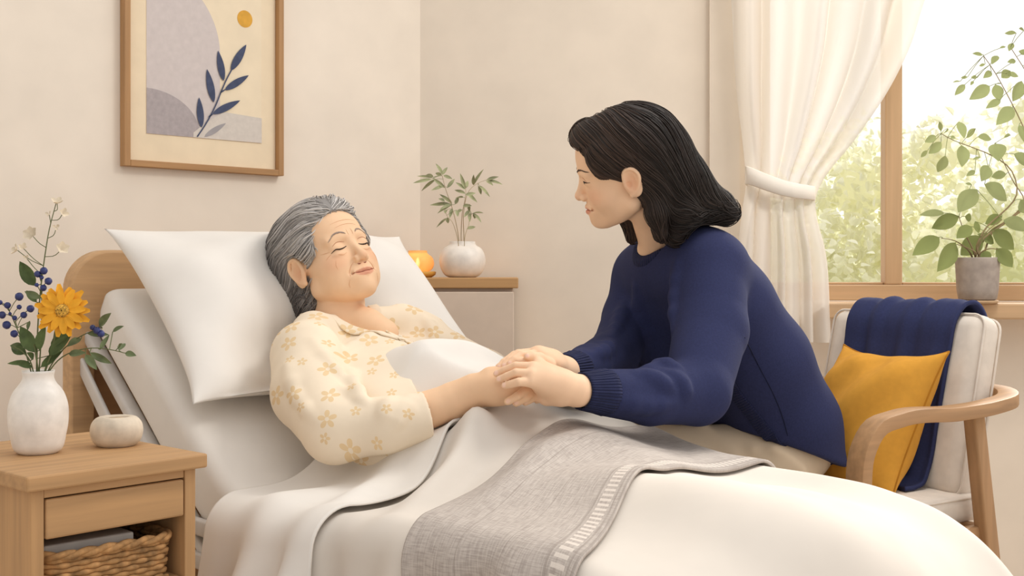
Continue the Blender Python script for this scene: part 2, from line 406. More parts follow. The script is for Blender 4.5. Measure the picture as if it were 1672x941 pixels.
# the print, built in picture coordinates x (0..1 left to right), z metres
PX0, PX1, PZ0, PZ1 = .914, .574, 1.361, 1.865
def px2wall(px, py):                                        # a point of the print seen at this place of the wall
    r = (px - 836) / FPX; s = (CORN[0] - r * CORN[1]) / (-DA[0] + r * DA[1]); d = CORN[1] + DA[1] * s
    return s, EYE + (HZ - py) / FPX * d
def sheet(name, outline, layer, m, parent=pic, wallpts=True, loc_=None):
    o = .0105 + .0007 * layer
    n = len(outline); V = [wa(s, z, o) for s, z in outline] + [wa(s, z, o - .0005) for s, z in outline]
    F = [tuple(range(n)), tuple(range(2 * n - 1, n - 1, -1))] + [(i, i + n, (i + 1) % n + n, (i + 1) % n) for i in range(n)]
    return obj(name, (A(V), F), m, parent, False)
arcp = lambda c, rx, rz, a0, a1, n=40: [(c[0] - rx * math.cos(math.radians(a)), c[1] + rz * math.sin(math.radians(a))) for a in np.linspace(a0, a1, n)]
sheet('print_paper', [(PX0, PZ0), (PX1, PZ0), (PX1, PZ1), (PX0, PZ1)], 0, mat('print_paper', (240, 224, 196), .9, .01))
sR, zR = px2wall(356, 92); rx = PX0 - sR
sheet('print_arch', [(PX0, PZ0), (PX0 - rx, PZ0)] + arcp((PX0, zR - .0), rx, .215, 0, 90), 1, mat('print_mauve', (212, 202, 199), .9, .012, 60))
sh, zh = px2wall(318, 200); s2, z2 = px2wall(236, 144)
hill = [(PX0, PZ0), (PX0 - .152, PZ0)] + [(PX0 - .152 * math.cos(math.radians(a)), PZ0 + .006 + (z2 - PZ0 - .006) * math.sin(math.radians(a))) for a in np.linspace(4, 90, 30)]
sheet('print_dark_hill', hill, 2, mat('print_grey', (178, 169, 170), .9, .025, 80))
sl0, zl0 = px2wall(312, 222); lh = [(sl0, PZ0), (PX1, PZ0)] + [(PX1 + (sl0 - PX1) * q, px2wall(423, 194)[1] + .012 * q - .045 * max(0, q - .55) ** 1.2 * 4) for q in np.linspace(0, 1, 20)]
sheet('print_light_hill', lh, 3, mat('print_pale_grey', (216, 208, 199), .9, .015, 80))
sc_, zc_ = px2wall(396.5, 32); sheet('print_sun', arcp((sc_, zc_), .0235, .0235, 0, 354, 48), 1, mat('print_ochre', (222, 168, 72), .9, .03, 60))
M_pn = mat('print_navy', (78, 86, 112), .9, .05, 60)
def print_leaf(a, b, w, m, layer=5, name='print_leaf'):
    a, b = A(px2wall(*a)), A(px2wall(*b)); d = b - a; L = np.linalg.norm(d); d /= L; nn = A([-d[1], d[0]]); o = []
    for q in np.linspace(0, 1, 14): o.append(a + d * L * q + nn * w / 2 * math.sin(math.pi * q ** .85) ** .8)
    for q in np.linspace(1, 0, 14)[1:-1]: o.append(a + d * L * q - nn * w / 2 * math.sin(math.pi * q ** .85) ** .8)
    return sheet(name, [tuple(x) for x in o], layer, m)
for a, b, w in (((361, 133), (352, 84), .021), ((373, 116), (398, 74), .022), ((345, 168), (334, 114), .022), ((363, 148), (402, 124), .019), ((343, 187), (388, 165), .019), ((325, 209), (321, 160), .02)):
    print_leaf(a, b, w, M_pn)
print_leaf((330, 224), (365, 202), .015, mat('print_mid_grey', (168, 164, 166), .9, .03), 4)
st = [px2wall(*q) for q in ((318, 224), (332, 203), (347, 175), (358, 148), (366, 130), (374, 115))]; so = []
stp = smooth_path(st, 24); dn = np.gradient(stp, axis=0); dn /= np.linalg.norm(dn, axis=1, keepdims=True); nn = np.c_[-dn[:, 1], dn[:, 0]]
sheet('print_stem', [tuple(x) for x in np.r_[stp + nn * .0017, (stp - nn * .0017)[::-1]]], 6, M_pn)
for a, b in (((355, 153), (365, 146)), ((336, 192), (345, 186))): print_leaf(a, b, .004, M_pn, 6, 'print_twig')

# ================================================================== outside the window
M_hedge = []
def foliage_mat(name, rgb, tl=.45):
    m = mat(name, rgb, .9, .12, 3.0); t = NT(m); td = t.new('ShaderNodeBsdfTranslucent'); td.inputs[0].default_value = lin(A(rgb) * 1.02)
    ms = t.new('ShaderNodeMixShader'); ms.inputs[0].default_value = tl; t.link(t.b.outputs[0], ms.inputs[1]); t.link(td.outputs[0], ms.inputs[2])
    t.link(ms.outputs[0], t.n['Material Output'].inputs[0]); return m
M_tree1 = foliage_mat('garden_leaves_hazed', (248, 247, 228), .8); M_tree2 = foliage_mat('garden_leaves_hazed_soft', (244, 244, 220), .8)  # outdoor haze is put into the near-white leaf colours
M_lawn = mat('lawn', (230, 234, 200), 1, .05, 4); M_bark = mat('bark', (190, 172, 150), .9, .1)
def tree(name, blobs, n, m, label, group, cat='tree', ls=.075):
    rng = np.random.default_rng(abs(hash(label)) % 1000 if False else len(label) * 7 + n)
    b = A(blobs, float); base = A([b[:, 0].mean(), b[:, 1].mean(), 0]); root = empty(name, base, label, cat, group)
    V, F = [], []; per = b[:, 3] ** 2; per = (per / per.sum() * n).astype(int)
    for (x, y, z, r), k in zip(b, per):
        d = rng.normal(size=(k, 3)); d /= np.linalg.norm(d, axis=1, keepdims=True); c = A([x, y, z]) + d * r * (rng.uniform(.40, 1.05, (k, 1)))
        for ci, di in zip(c, d):
            if ci[2] < .05: continue
            g = leaf(ci, di + rng.normal(size=3) * .9 + A([0, 0, -.3]), di + rng.normal(size=3) * .5, ls * rng.uniform(.7, 1.2), ls * rng.uniform(.6, .9), .2, .2, 5)
            F += [tuple(i + len(V) * 25 for i in q) for q in g[1]]; V.append(g[0])
    obj('crown', (np.concatenate(V), F), m, root)
    inner = [lathe([(.001, -r * .42)] + [(r * .42 * math.cos(a), r * .42 * math.sin(a)) for a in np.linspace(-1.4, 1.4, 9)] + [(.001, r * .42)], (x, y, z), 14) for x, y, z, r in b]
    obj('inner_crown', join(*inner), m, root)
    obj('trunk', tube([base, base + A([.05, 0, .5]), A([b[0][0], b[0][1], b[0][2]])], [.09, .07, .05], 8), M_bark, root)
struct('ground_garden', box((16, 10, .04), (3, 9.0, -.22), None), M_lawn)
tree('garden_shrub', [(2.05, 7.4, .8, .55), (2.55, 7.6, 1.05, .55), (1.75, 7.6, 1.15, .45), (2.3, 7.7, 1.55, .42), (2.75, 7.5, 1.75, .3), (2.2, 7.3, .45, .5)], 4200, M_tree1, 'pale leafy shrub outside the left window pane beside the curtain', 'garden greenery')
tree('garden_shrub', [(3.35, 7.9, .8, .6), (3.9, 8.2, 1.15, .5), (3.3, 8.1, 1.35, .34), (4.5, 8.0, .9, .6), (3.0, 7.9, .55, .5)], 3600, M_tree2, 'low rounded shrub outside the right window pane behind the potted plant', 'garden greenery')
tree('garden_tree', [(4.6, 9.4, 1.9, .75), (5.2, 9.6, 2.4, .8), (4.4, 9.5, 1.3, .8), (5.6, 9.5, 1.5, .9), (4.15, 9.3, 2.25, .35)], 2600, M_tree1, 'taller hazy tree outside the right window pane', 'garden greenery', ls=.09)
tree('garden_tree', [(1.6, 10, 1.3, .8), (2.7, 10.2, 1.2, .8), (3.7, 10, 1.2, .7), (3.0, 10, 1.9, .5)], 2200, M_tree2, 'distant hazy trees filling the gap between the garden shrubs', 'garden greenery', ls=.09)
# ================================================================== corner cabinet with lantern and round vase
M_cab = mat('cabinet_paint', (226, 208, 190), .8, .01); M_shelf = wood('shelf_oak', (206, 162, 112), 0, 'x', .92)
cab = empty('corner_cabinet', (-.12, 3.33, 0), 'pale low cabinet with an oak top in the corner behind the bed', 'cabinet')
obj('cabinet_body', box((.28, .27, .955), (-.137, 3.455, .4775), None, .003), M_cab, cab, False)
obj('cabinet_door', box((.285, .018, .86), (-.137, 3.3105, .515), None, .003), M_cab, cab, False)
obj('cabinet_top', box((.335, .30, .030), (-.1495, 3.447, .970), None, .003), M_shelf, cab, False)
CT = .985
# lantern
M_amber = bpy.data.materials.new('amber_glass'); M_amber.use_nodes = True; t = NT(M_amber)
t.b.inputs['Base Color'].default_value = lin((238, 202, 146)); t.b.inputs['Roughness'].default_value = .35
td = t.new('ShaderNodeBsdfTranslucent'); td.inputs[0].default_value = lin((246, 214, 164)); ms = t.new('ShaderNodeMixShader'); ms.inputs[0].default_value = .6
t.link(t.b.outputs[0], ms.inputs[1]); t.link(td.outputs[0], ms.inputs[2])
tp = t.new('ShaderNodeBsdfTransparent'); tp.inputs[0].default_value = (1, .9, .74, 1); m2 = t.new('ShaderNodeMixShader'); m2.inputs[0].default_value = .3
t.link(ms.outputs[0], m2.inputs[1]); t.link(tp.outputs[0], m2.inputs[2]); t.link(m2.outputs[0], t.n['Material Output'].inputs[0])
M_amb2 = mat('amber_ceramic', (226, 172, 84), .5, .03)
lc = A([(682 - 836) / FPX * 3.40, 3.40, CT]); lan = empty('candle_lantern', lc, 'glowing amber glass candle lantern on the corner cabinet', 'lantern')
obj('saucer', lathe([(.001, 0), (.040, 0), (.052, .008), (.054, .016), (.050, .018), (.03, .013), (.001, .013)], lc), M_amb2, lan)
pr = [(.030, .0165), (.042, .024), (.0475, .036), (.0475, .047), (.042, .060), (.030, .069), (.0275, .072), (.0275, .079), (.0255, .079), (.0255, .072), (.028, .068), (.039, .059), (.045, .047), (.045, .036), (.040, .026), (.028, .019)]
obj('glass_body', lathe(smooth_path(pr, 40), lc), M_amber, lan)
M_wax = mat('candle_wax', (250, 232, 196), .6, .01)
obj('candle', lathe([(.001, .0135), (.014, .0135), (.014, .026), (.012, .028), (.001, .027)], lc, 24), M_wax, lan)
M_fl = bpy.data.materials.new('flame'); M_fl.use_nodes = True; t = NT(M_fl); t.b.inputs['Emission Color'].default_value = (1, .72, .38, 1); t.b.inputs['Emission Strength'].default_value = 5
obj('flame', lathe([(.001, .028), (.006, .036), (.0065, .042), (.004, .052), (.001, .060)], lc, 16), M_fl, lan)
light('candle_light', 'POINT', lc + A([0, -.012, .045]), None, .05, (1, .76, .45), .006)
# round vase
M_cer = mat('ceramic_white', (242, 234, 224), .45, .03, 30, spec=.4)
vc = A([(755 - 836) / FPX * 3.40, 3.40, CT]); vase2 = empty('round_vase', vc, 'round white ceramic vase with leafy stems on the corner cabinet', 'vase')
pr = [(.001, .001), (.040, .001), (.050, .006), (.063, .026), (.0675, .048), (.064, .070), (.052, .088), (.040, .095), (.038, .099), (.038, .105), (.034, .105), (.034, .098), (.046, .086), (.058, .066), (.058, .04), (.04, .012), (.001, .008)]
obj('vase_body', lathe(smooth_path(pr, 60), vc), M_cer, vase2)
M_bam = mat('bamboo_leaf', (172, 174, 134), .7, .1, 30); M_bst = mat('bamboo_stem', (184, 166, 134), .7, .05)
def stem_thing(name, label, cat, base, pts, leaves, d, m_l, m_s, r=.0013, group=None, dj=.02, seed=0, Wd=.011):
    rng = np.random.default_rng(seed); root = empty(name, base, label, cat, group)
    pp = [A(base, float)] + [P(x, y, d + dj * math.sin(i * 1.3 + seed)) for i, (x, y) in enumerate(pts)]; sp = smooth_path(pp, 26)
    obj('stem', tube(sp, np.linspace(r * 1.2, r * .5, len(sp)), 6), m_s, root)
    G = []
    for l in leaves:
        (x0, y0), (x1, y1) = l[0], l[1]; w = l[2] if len(l) > 2 else Wd
        a = P(x0, y0, d); k = np.argmin(np.linalg.norm(sp[:, [0, 2]] - a[[0, 2]], axis=1)); a[1] = sp[k][1]
        if np.linalg.norm(a - sp[k]) > .004: G.append(tube(smooth_path([sp[k], (sp[k] + a) / 2 + A([0, 0, .002]), a], 5), r * .5, 5))
        e = P(x1, y1, d + rng.uniform(-.03, .03)); L = np.linalg.norm(e - a)
        G.append(leaf(a, e - a, A([rng.uniform(-.5, .5), -1, rng.uniform(.1, .9)]), L, w, rng.uniform(.0, .15), .25, 8))
    obj('leaves', join(*G), m_l, root); return root
T1 = lambda pts: [(640 + x / 4.09, 250 + y / 4.09) for x, y in pts]
def tl(*l): return [((640 + a / 4.09, 250 + b / 4.09), (640 + c / 4.09, 250 + e / 4.09)) for a, b, c, e in l]
bz = vc + A([0, 0, .02])
stem_thing('leafy_stem', 'tall slender leafy stem leaning left in the round white vase', 'foliage', bz + A([-.006, 0, 0]), T1([(442, 545), (400, 360), (355, 230), (335, 150)]),
    tl((340, 150, 295, 60), (340, 150, 370, 92), (335, 155, 288, 130), (345, 155, 405, 172), (355, 235, 270, 165), (280, 165, 220, 135), (275, 170, 165, 150), (270, 178, 140, 200), (295, 180, 185, 250), (350, 220, 262, 250), (370, 235, 420, 170), (400, 335, 318, 270)), 3.4, M_bam, M_bst, group='stems in the round vase', seed=1)
stem_thing('leafy_stem', 'upright leafy stem in the middle of the round white vase', 'foliage', bz + A([.002, 0, 0]), T1([(462, 545), (470, 400), (492, 280), (492, 220)]),
    tl((490, 240, 455, 135), (490, 240, 508, 185), (490, 245, 425, 195), (492, 275, 415, 242), (480, 300, 420, 300), (470, 380, 430, 400), (492, 285, 560, 265), (475, 355, 530, 350)), 3.38, M_bam, M_bst, group='stems in the round vase', seed=2)
stem_thing('leafy_stem', 'branching leafy stem leaning right in the round white vase', 'foliage', bz + A([.007, 0, 0]), T1([(480, 545), (478, 400), (520, 245), (600, 190), (650, 175)]),
    tl((545, 215, 605, 105), (545, 215, 545, 145), (630, 180, 712, 155), (640, 182, 735, 200), (630, 185, 675, 215), (580, 215, 655, 290), (575, 220, 600, 280), (505, 275, 570, 330), (500, 270, 560, 310)), 3.42, M_bam, M_bst, group='stems in the round vase', seed=3)
stem_thing('leafy_stem', 'short leafy stem on the left of the round white vase', 'foliage', bz + A([-.01, -.004, 0]), T1([(432, 545), (405, 465), (368, 420), (350, 370)]),
    tl((370, 435, 295, 498), (368, 430, 375, 470), (400, 340, 300, 400), (395, 340, 320, 375), (385, 335, 250, 345), (350, 320, 310, 305), (400, 370, 385, 430), (360, 380, 355, 400), (420, 340, 445, 290), (430, 380, 440, 425)), 3.36, M_bam, M_bst, group='stems in the round vase', seed=4)
stem_thing('leafy_stem', 'short leafy stem on the right of the round white vase', 'foliage', bz + A([.012, -.003, 0]), T1([(490, 545), (515, 470), (518, 420), (545, 400)]),
    tl((500, 510, 560, 490), (518, 400, 520, 460), (540, 400, 610, 398), (540, 402, 600, 458), (520, 380, 480, 430), (515, 385, 520, 340), (545, 400, 555, 440)), 3.37, M_bam, M_bst, group='stems in the round vase', seed=5)

# ================================================================== potted plant on the sill
pc = A([(1596 - 836) / FPX * 3.33, 3.33, SILL]); M_pot = mat('pot_grey', (172, 160, 150), .85, .04, 40)
pot = empty('plant_pot', pc, 'grey cylinder pot with a tall leafy plant on the window sill', 'potted plant')
obj('saucer', lathe([(.001, 0), (.052, 0), (.056, .004), (.056, .009), (.05, .009), (.001, .008)], pc), mat('saucer_tan', (196, 164, 128), .7, .03), pot)
pr = [(.001, .0095), (.046, .0095), (.052, .013), (.0565, .04), (.060, .110), (.0612, .128), (.0605, .131), (.0575, .131), (.055, .122), (.001, .118)]
obj('pot', lathe(pr, pc, 56), M_pot, pot)
obj('soil', lathe([(.001, .122), (.03, .123), (.0555, .1205)], pc, 24), mat('soil', (96, 78, 62), 1, .1, 90), pot)
M_lf = foliage_mat('plant_leaf', (138, 148, 92), .25); M_lf2 = foliage_mat('plant_leaf_light', (160, 168, 118), .3); M_ps = mat('plant_stem', (150, 132, 98), .8, .05)
q = lambda x, y: (1150 + x / 1.81, y / 1.81)
pt = pc + A([0, 0, .12]); PD = 3.33
def plant_stem(pts, r, seed):
    pp = [pt + A([.012 * math.cos(seed * 2.1), .012 * math.sin(seed * 2.1), 0])] + [P(*q(x, y), PD + dd) for x, y, dd in pts]; return smooth_path(pp, 24)
stems = [plant_stem(s, 0, i) for i, s in enumerate([
    [(805, 735, 0), (822, 690, .02), (925, 560, .03), (880, 450, .05), (855, 430, .05)][:3] + [(905, 500, .04), (850, 460, .05), (790, 435, .05), (730, 412, .04), (700, 395, .03)],
    [(815, 720, .01), (900, 650, .03), (945, 590, .05), (915, 540, .05), (880, 470, .06), (858, 425, .06)],
    [(830, 700, .03), (935, 620, .07), (985, 480, .08), (945, 380, .08), (890, 270, .08), (850, 200, .08), (825, 165, .08)],
    [(850, 690, .04), (960, 600, .09), (1010, 420, .1), (960, 230, .1), (905, 140, .1)],
    [(780, 740, -.02), (740, 712, -.03), (700, 704, -.04)], [(790, 730, -.03), (770, 690, -.04), (752, 640, -.04)], [(805, 730, -.03), (840, 680, -.05), (880, 650, -.05)], [(800, 745, -.04), (770, 730, -.05), (745, 722, -.05)], [(820, 745, -.02), (850, 735, -.04), (868, 738, -.04)]])]
obj('stem', join(*[tube(s, np.linspace(.0028, .001, len(s)), 6) for s in stems]), M_ps, pot)
ALLS = np.concatenate(stems); Gd, Gl = [], []
PL = [  # base, tip, width(px of crop), bucket
 (752, 640, 672, 675, 40, 0), (694, 702, 615, 755, 44, 0), (742, 718, 690, 803, 48, 0), (710, 630, 638, 632, 22, 1), (790, 670, 745, 705, 34, 0), (805, 560, 750, 628, 50, 1), (828, 545, 900, 592, 46, 1),
 (850, 680, 915, 738, 46, 0), (862, 735, 912, 790, 40, 0), (820, 700, 758, 755, 50, 0), (815, 745, 845, 780, 36, 0), (880, 640, 830, 662, 30, 0), (885, 650, 960, 680, 44, 1), (855, 720, 812, 690, 30, 0), (800, 655, 812, 690, 16, 0), (770, 640, 790, 648, 22, 0),
 (838, 490, 820, 535, 34, 1), (892, 515, 848, 522, 24, 1), (760, 430, 765, 492, 38, 1), (712, 460, 690, 510, 30, 1), (700, 420, 664, 455, 26, 1), (685, 403, 652, 420, 20, 1), (752, 360, 770, 405, 24, 1), (802, 380, 775, 408, 18, 1), (695, 360, 700, 388, 12, 1),
 (720, 380, 708, 395, 10, 1), (740, 405, 728, 410, 12, 1), (660, 445, 640, 465, 12, 1), (862, 425, 870, 472, 44, 1), (808, 405, 852, 410, 22, 1), (905, 400, 885, 405, 14, 1), (915, 455, 960, 490, 36, 1), (935, 590, 965, 630, 40, 1), (800, 505, 775, 520, 14, 1), (790, 545, 772, 543, 8, 1), (815, 465, 795, 470, 8, 1), (930, 370, 950, 420, 28, 1),
 (843, 255, 787, 292, 34, 1), (860, 250, 872, 298, 30, 1), (912, 318, 867, 365, 38, 1), (875, 295, 835, 318, 20, 1), (905, 210, 878, 230, 26, 1), (895, 218, 930, 225, 16, 1), (848, 212, 828, 228, 18, 1), (770, 250, 740, 282, 18, 1), (757, 240, 735, 243, 8, 1), (778, 228, 758, 230, 8, 1), (806, 230, 788, 228, 12, 1), (795, 240, 787, 252, 8, 1), (830, 190, 812, 195, 8, 1),
 (822, 162, 793, 158, 11, 1), (866, 165, 850, 188, 18, 1), (938, 240, 912, 300, 36, 1), (950, 160, 930, 150, 18, 1), (920, 180, 897, 183, 14, 1), (912, 128, 900, 150, 16, 1), (890, 138, 873, 142, 8, 1), (922, 98, 887, 98, 13, 1), (945, 90, 930, 85, 12, 1), (960, 190, 990, 230, 30, 1), (990, 420, 1030, 470, 36, 1), (1000, 300, 1040, 330, 34, 1)]
rl = np.random.default_rng(5)
for x0, y0, x1, y1, w, b in PL:
    a0 = P(*q(x0, y0), PD); k = np.argmin(np.linalg.norm((ALLS - a0)[:, [0, 2]], axis=1)); dpt = ALLS[k][1]; a = P(*q(x0, y0), dpt); e = P(*q(x1, y1), dpt + rl.uniform(-.04, .03))
    G = Gl if b else Gd
    if np.linalg.norm(a - ALLS[k]) > .003: G.append(tube(smooth_path([ALLS[k], (ALLS[k] + a) / 2 + A([0, 0, .003]), a], 5), .0009, 5))
    G.append(leaf(a, e - a, A([rl.uniform(-.5, .5), -1, rl.uniform(.0, .7)]), np.linalg.norm(e - a), w / 1.81 / FPX * dpt * 1.15, rl.uniform(0, .12), .18, 9, wide=.45))
obj('leaves', join(*Gd), M_lf, pot); obj('upper_leaves', join(*Gl), M_lf2, pot)

# ================================================================== curtain
CD = 3.38
m = bpy.data.materials.new('sheer_curtain'); m.use_nodes = True; M_cur = m; t = NT(m); t.b.inputs['Base Color'].default_value = lin((238, 232, 223)); t.b.inputs['Roughness'].default_value = .9
td = t.new('ShaderNodeBsdfTranslucent'); td.inputs[0].default_value = lin((247, 242, 235)); ms = t.new('ShaderNodeMixShader'); ms.inputs[0].default_value = .33
t.link(t.b.outputs[0], ms.inputs[1]); t.link(td.outputs[0], ms.inputs[2]); tp = t.new('ShaderNodeBsdfTransparent'); m2 = t.new('ShaderNodeMixShader'); m2.inputs[0].default_value = .14
t.link(ms.outputs[0], m2.inputs[1]); t.link(tp.outputs[0], m2.inputs[2]); t.link(m2.outputs[0], t.n['Material Output'].inputs[0])
cl = curve([-330, -60, 0, 138, 254, 300, 340, 420, 545], [1185, 1192, 1197, 1205, 1217, 1220, 1214, 1206, 1196]); cr = curve([-330, -60, 0, 83, 149, 232, 298, 325, 353, 409, 519, 560], [1610, 1528, 1503, 1476, 1443, 1387, 1336, 1325, 1327, 1341, 1350, 1352])
NR, NCc = 110, 150; V = []
for i in range(NR):
    y = -330 + (560 + 330) * i / (NR - 1); L, R = cl(y), cr(y); wdt = (R - L) / FPX * CD; tight = math.exp(-((y - 298) / 90) ** 2)
    for j in range(NCc):
        s = j / (NCc - 1); s2 = s + .012 * math.sin(s * 23 + 1)
        ph = s2 * 2 * math.pi * 6.2 + 1.3 * math.sin(4.1 * s + 1 + y * .0025) + .6 * math.sin(11 * s); amp = .027 * (1 - .45 * tight) * (.5 + .5 * min(1, wdt / .3)) * (1 + .35 * math.sin(s * 17))
        ybot = y - (0 if i < NR - 30 else 8 * math.sin(s * 5) * ((i - NR + 30) / 30) + 10 * s * ((i - NR + 30) / 30))
        V.append(P(L + (R - L) * s, ybot, CD) + A([.006 * math.cos(ph), amp * math.sin(ph) - .03 * tight * math.sin(math.pi * s) - .02 * s, 0]))
cur = empty('sheer_curtain', P(1262, 560, CD), 'white sheer curtain tied back at the left of the window', 'curtain')
co = obj('curtain_panel', (A(V), grid_faces(NR, NCc)), M_cur, cur)
tb = []
for i in range(60):
    a = i / 60 * 2 * math.pi; x = .5 - .5 * math.cos(a); front = math.sin(a)
    px = 1215 + x * 112; py = 287 + 30 * x - 0 + 8 * math.sin(math.pi * x); tb.append(P(px, py, CD) + A([0, -.02 - .048 * front, 0]))
tb.append(tb[0]); tv = A(tb); Vt = []
for k, (p_, x) in enumerate(zip(tv, np.linspace(0, 2 * math.pi, 61))):
    hgt = (.052 - .012 * (.5 - .5 * math.cos(x))) / 2 * 1.0
    for dz, o in ((-1, 0), (-.9, .003), (0, .005), (.9, .003), (1, 0)): Vt.append(p_ + A([0, -o * (1 if math.sin(x) >= 0 else -1), dz * hgt]))
tie = obj('tieback', (A(Vt), grid_faces(61, 5)), mat('tieback_cloth', (244, 236, 224), .9, .015), cur); mod(tie, 'SOLIDIFY', thickness=.003)
# ================================================================== nightstand
ZN = .73; NE1 = unit([.183, .202, 0]); NE2 = A([-NE1[1], NE1[0], 0]); N0 = A([-.638, 1.531, 0]); ANG_N = math.atan2(NE1[1], NE1[0])
WN, DN = .275, .355; RN = axes(NE1, NE2, ZX)
def nb(a0, a1, b0, b1, z0, z1, bev=.003): return box((a1 - a0, b1 - b0, z1 - z0), N0 + NE1 * (a0 + a1) / 2 + NE2 * (b0 + b1) / 2 + ZX * (z0 + z1) / 2, RN, bev)
WO = (196, 154, 108); M_nx = wood('nightstand_oak', WO, ANG_N); M_nz = wood('nightstand_oak_upright', WO, ANG_N, 'z')
ns = empty('nightstand', N0 + NE1 * WN / 2 + NE2 * DN / 2, 'oak nightstand with one drawer and an open shelf beside the bed', 'nightstand')
obj('tabletop', nb(0, WN, 0, DN, ZN - .021, ZN, .003), M_nx, ns, False)
for a in (.012, WN - .030):
    obj('side_panel', nb(a, a + .018, .014, DN - .008, .03, ZN - .0205, .0015), M_nz, ns, False)
obj('back_panel', nb(.030, WN - .030, DN - .016, DN - .009, .03, ZN - .0205, .001), M_nx, ns, False)
obj('top_rail', nb(.0305, WN - .0305, .016, .034, ZN - .034, ZN - .0205, .0012), M_nx, ns, False)
dr = obj('drawer', nb(.032, WN - .032, .013, .031, ZN - .090, ZN - .036, .003), M_nx, ns, False)
obj('drawer_box', nb(.036, WN - .036, .0312, DN - .02, ZN - .088, ZN - .042, .001), M_nz, dr, False)
obj('shelf', nb(.0305, WN - .0305, .02, DN - .0165, .535, .549, .001), M_nx, ns, False)
for a, b in ((.012, .014), (WN - .03, .014), (.012, DN - .03), (WN - .03, DN - .03)): obj('foot', nb(a, a + .018, b, b + .02, 0, .03, .001), M_nz, ns, False)
# basket on the shelf: woven bands wound round a rounded rectangle
M_wick = mat('wicker', (176, 134, 88), .8, .14, 60)
bk = empty('wicker_basket', N0 + NE1 * .137 + NE2 * .15 + ZX * .549, 'woven wicker basket on the nightstand shelf', 'basket')
bc = N0 + NE1 * .1375 + NE2 * .150
def loop_pts(a, b, r, n): 
    pr = rrect(a, b, r, 8); pr = np.r_[pr, pr[:1]]; L = np.r_[0, np.cumsum(np.linalg.norm(np.diff(pr, axis=0), axis=1))]; s = np.linspace(0, L[-1], n, endpoint=False)
    return np.stack([np.interp(s, L, pr[:, 0]), np.interp(s, L, pr[:, 1])], 1)
BW, BDp, BH = .196, .25, .062; G = []
for k in range(8):
    lp = loop_pts(BW - .012 + .001 * k, BDp - .012 + .001 * k, .025, 168); ph = (np.arange(168) // 1) * math.pi / 3 + k * math.pi
    cen = lp / np.linalg.norm(lp, axis=1, keepdims=True); lp2 = lp + cen * (.0022 * np.sin(ph))[:, None]
    pts = bc + lp2[:, :1] * NE1 + lp2[:, 1:] * NE2 + ZX * (.5535 + .0073 * k); pts = np.r_[pts, pts[:1]]; G.append(tube(pts, .0042, 6, False))
lp = loop_pts(BW, BDp, .03, 110); G2 = []
for off in (0, math.pi): 
    pts = bc + lp[:, :1] * NE1 + lp[:, 1:] * NE2 + ZX * (.549 + BH) + np.c_[np.zeros(110), np.zeros(110), .003 * np.sin(np.arange(110) * .8 + off)] + (lp @ A([NE1, NE2])) * (.02 * np.cos(np.arange(110) * .8 + off))[:, None]; pts = np.r_[pts, pts[:1]]; G2.append(tube(pts, .0048, 7, False))
obj('basket_wall', join(*G), M_wick, bk); obj('basket_rim', join(*G2), M_wick, bk)
obj('basket_base', box((BW - .012, BDp - .012, .005), bc + ZX * .5518, RN, .002), M_wick, bk, False)
bx = empty('box', bc + NE1 * -.02 + ZX * .6, 'flat grey lidded box lying in the wicker basket', 'box'); M_box = mat('box_grey', (164, 156, 148), .8, .02)
RX = RN @ rotm((0, 0, 1), -.06); cbx = bc + NE1 * -.022 + NE2 * -.008
obj('box_body', box((.128, .20, .05), cbx + ZX * .5805, RX, .002), M_box, bx, False); obj('box_lid', box((.132, .204, .020), cbx + ZX * .6145, RX, .003), mat('box_lid_grey', (172, 165, 158), .8, .02), bx, False)
obj('fabric_liner', box((BW - .03, BDp - .03, .03), bc + ZX * .566, RN, .004), mat('liner', (150, 124, 96), .9, .05), bk, False) if False else None
# ---- white vase
va = A([-.708, 1.739, ZN]); M_vase = mat('vase_glaze', (240, 234, 226), .35, .03, 40, bump=.1, spec=.5)
vz = empty('flower_vase', va, 'white ceramic bottle vase of flowers on the nightstand', 'vase')
pr = [(.001, .0), (.026, 0), (.031, .003), (.0395, .028), (.0428, .054), (.041, .076), (.034, .094), (.0255, .105), (.0222, .112), (.0222, .118), (.0235, .1235), (.0225, .1245), (.0205, .122), (.0195, .116), (.0195, .110), (.023, .1), (.034, .08), (.036, .05), (.028, .012), (.001, .006)]
obj('vase_body', lathe(smooth_path(pr, 80), va, 64), M_vase, vz)
# ---- stone tealight bowl
sb = A([-.616, 1.813, ZN]); M_st = mat('stone', (218, 204, 184), .8, .05, 40, bump=.15)
tl_ = empty('stone_bowl', sb, 'small round pale stone candle bowl on the nightstand', 'candle holder')
pr = [(.001, 0), (.026, 0), (.034, .006), (.039, .018), (.0395, .027), (.036, .038), (.029, .0445), (.0235, .0458), (.0185, .0446), (.0165, .040), (.001, .039)]
obj('bowl', lathe(smooth_path(pr, 50), sb, 56), M_st, tl_)
obj('tealight', lathe([(.001, .041), (.0135, .041), (.014, .0428), (.001, .0428)], sb, 24), mat('tealight_wax', (196, 172, 140), .7, .02), tl_)
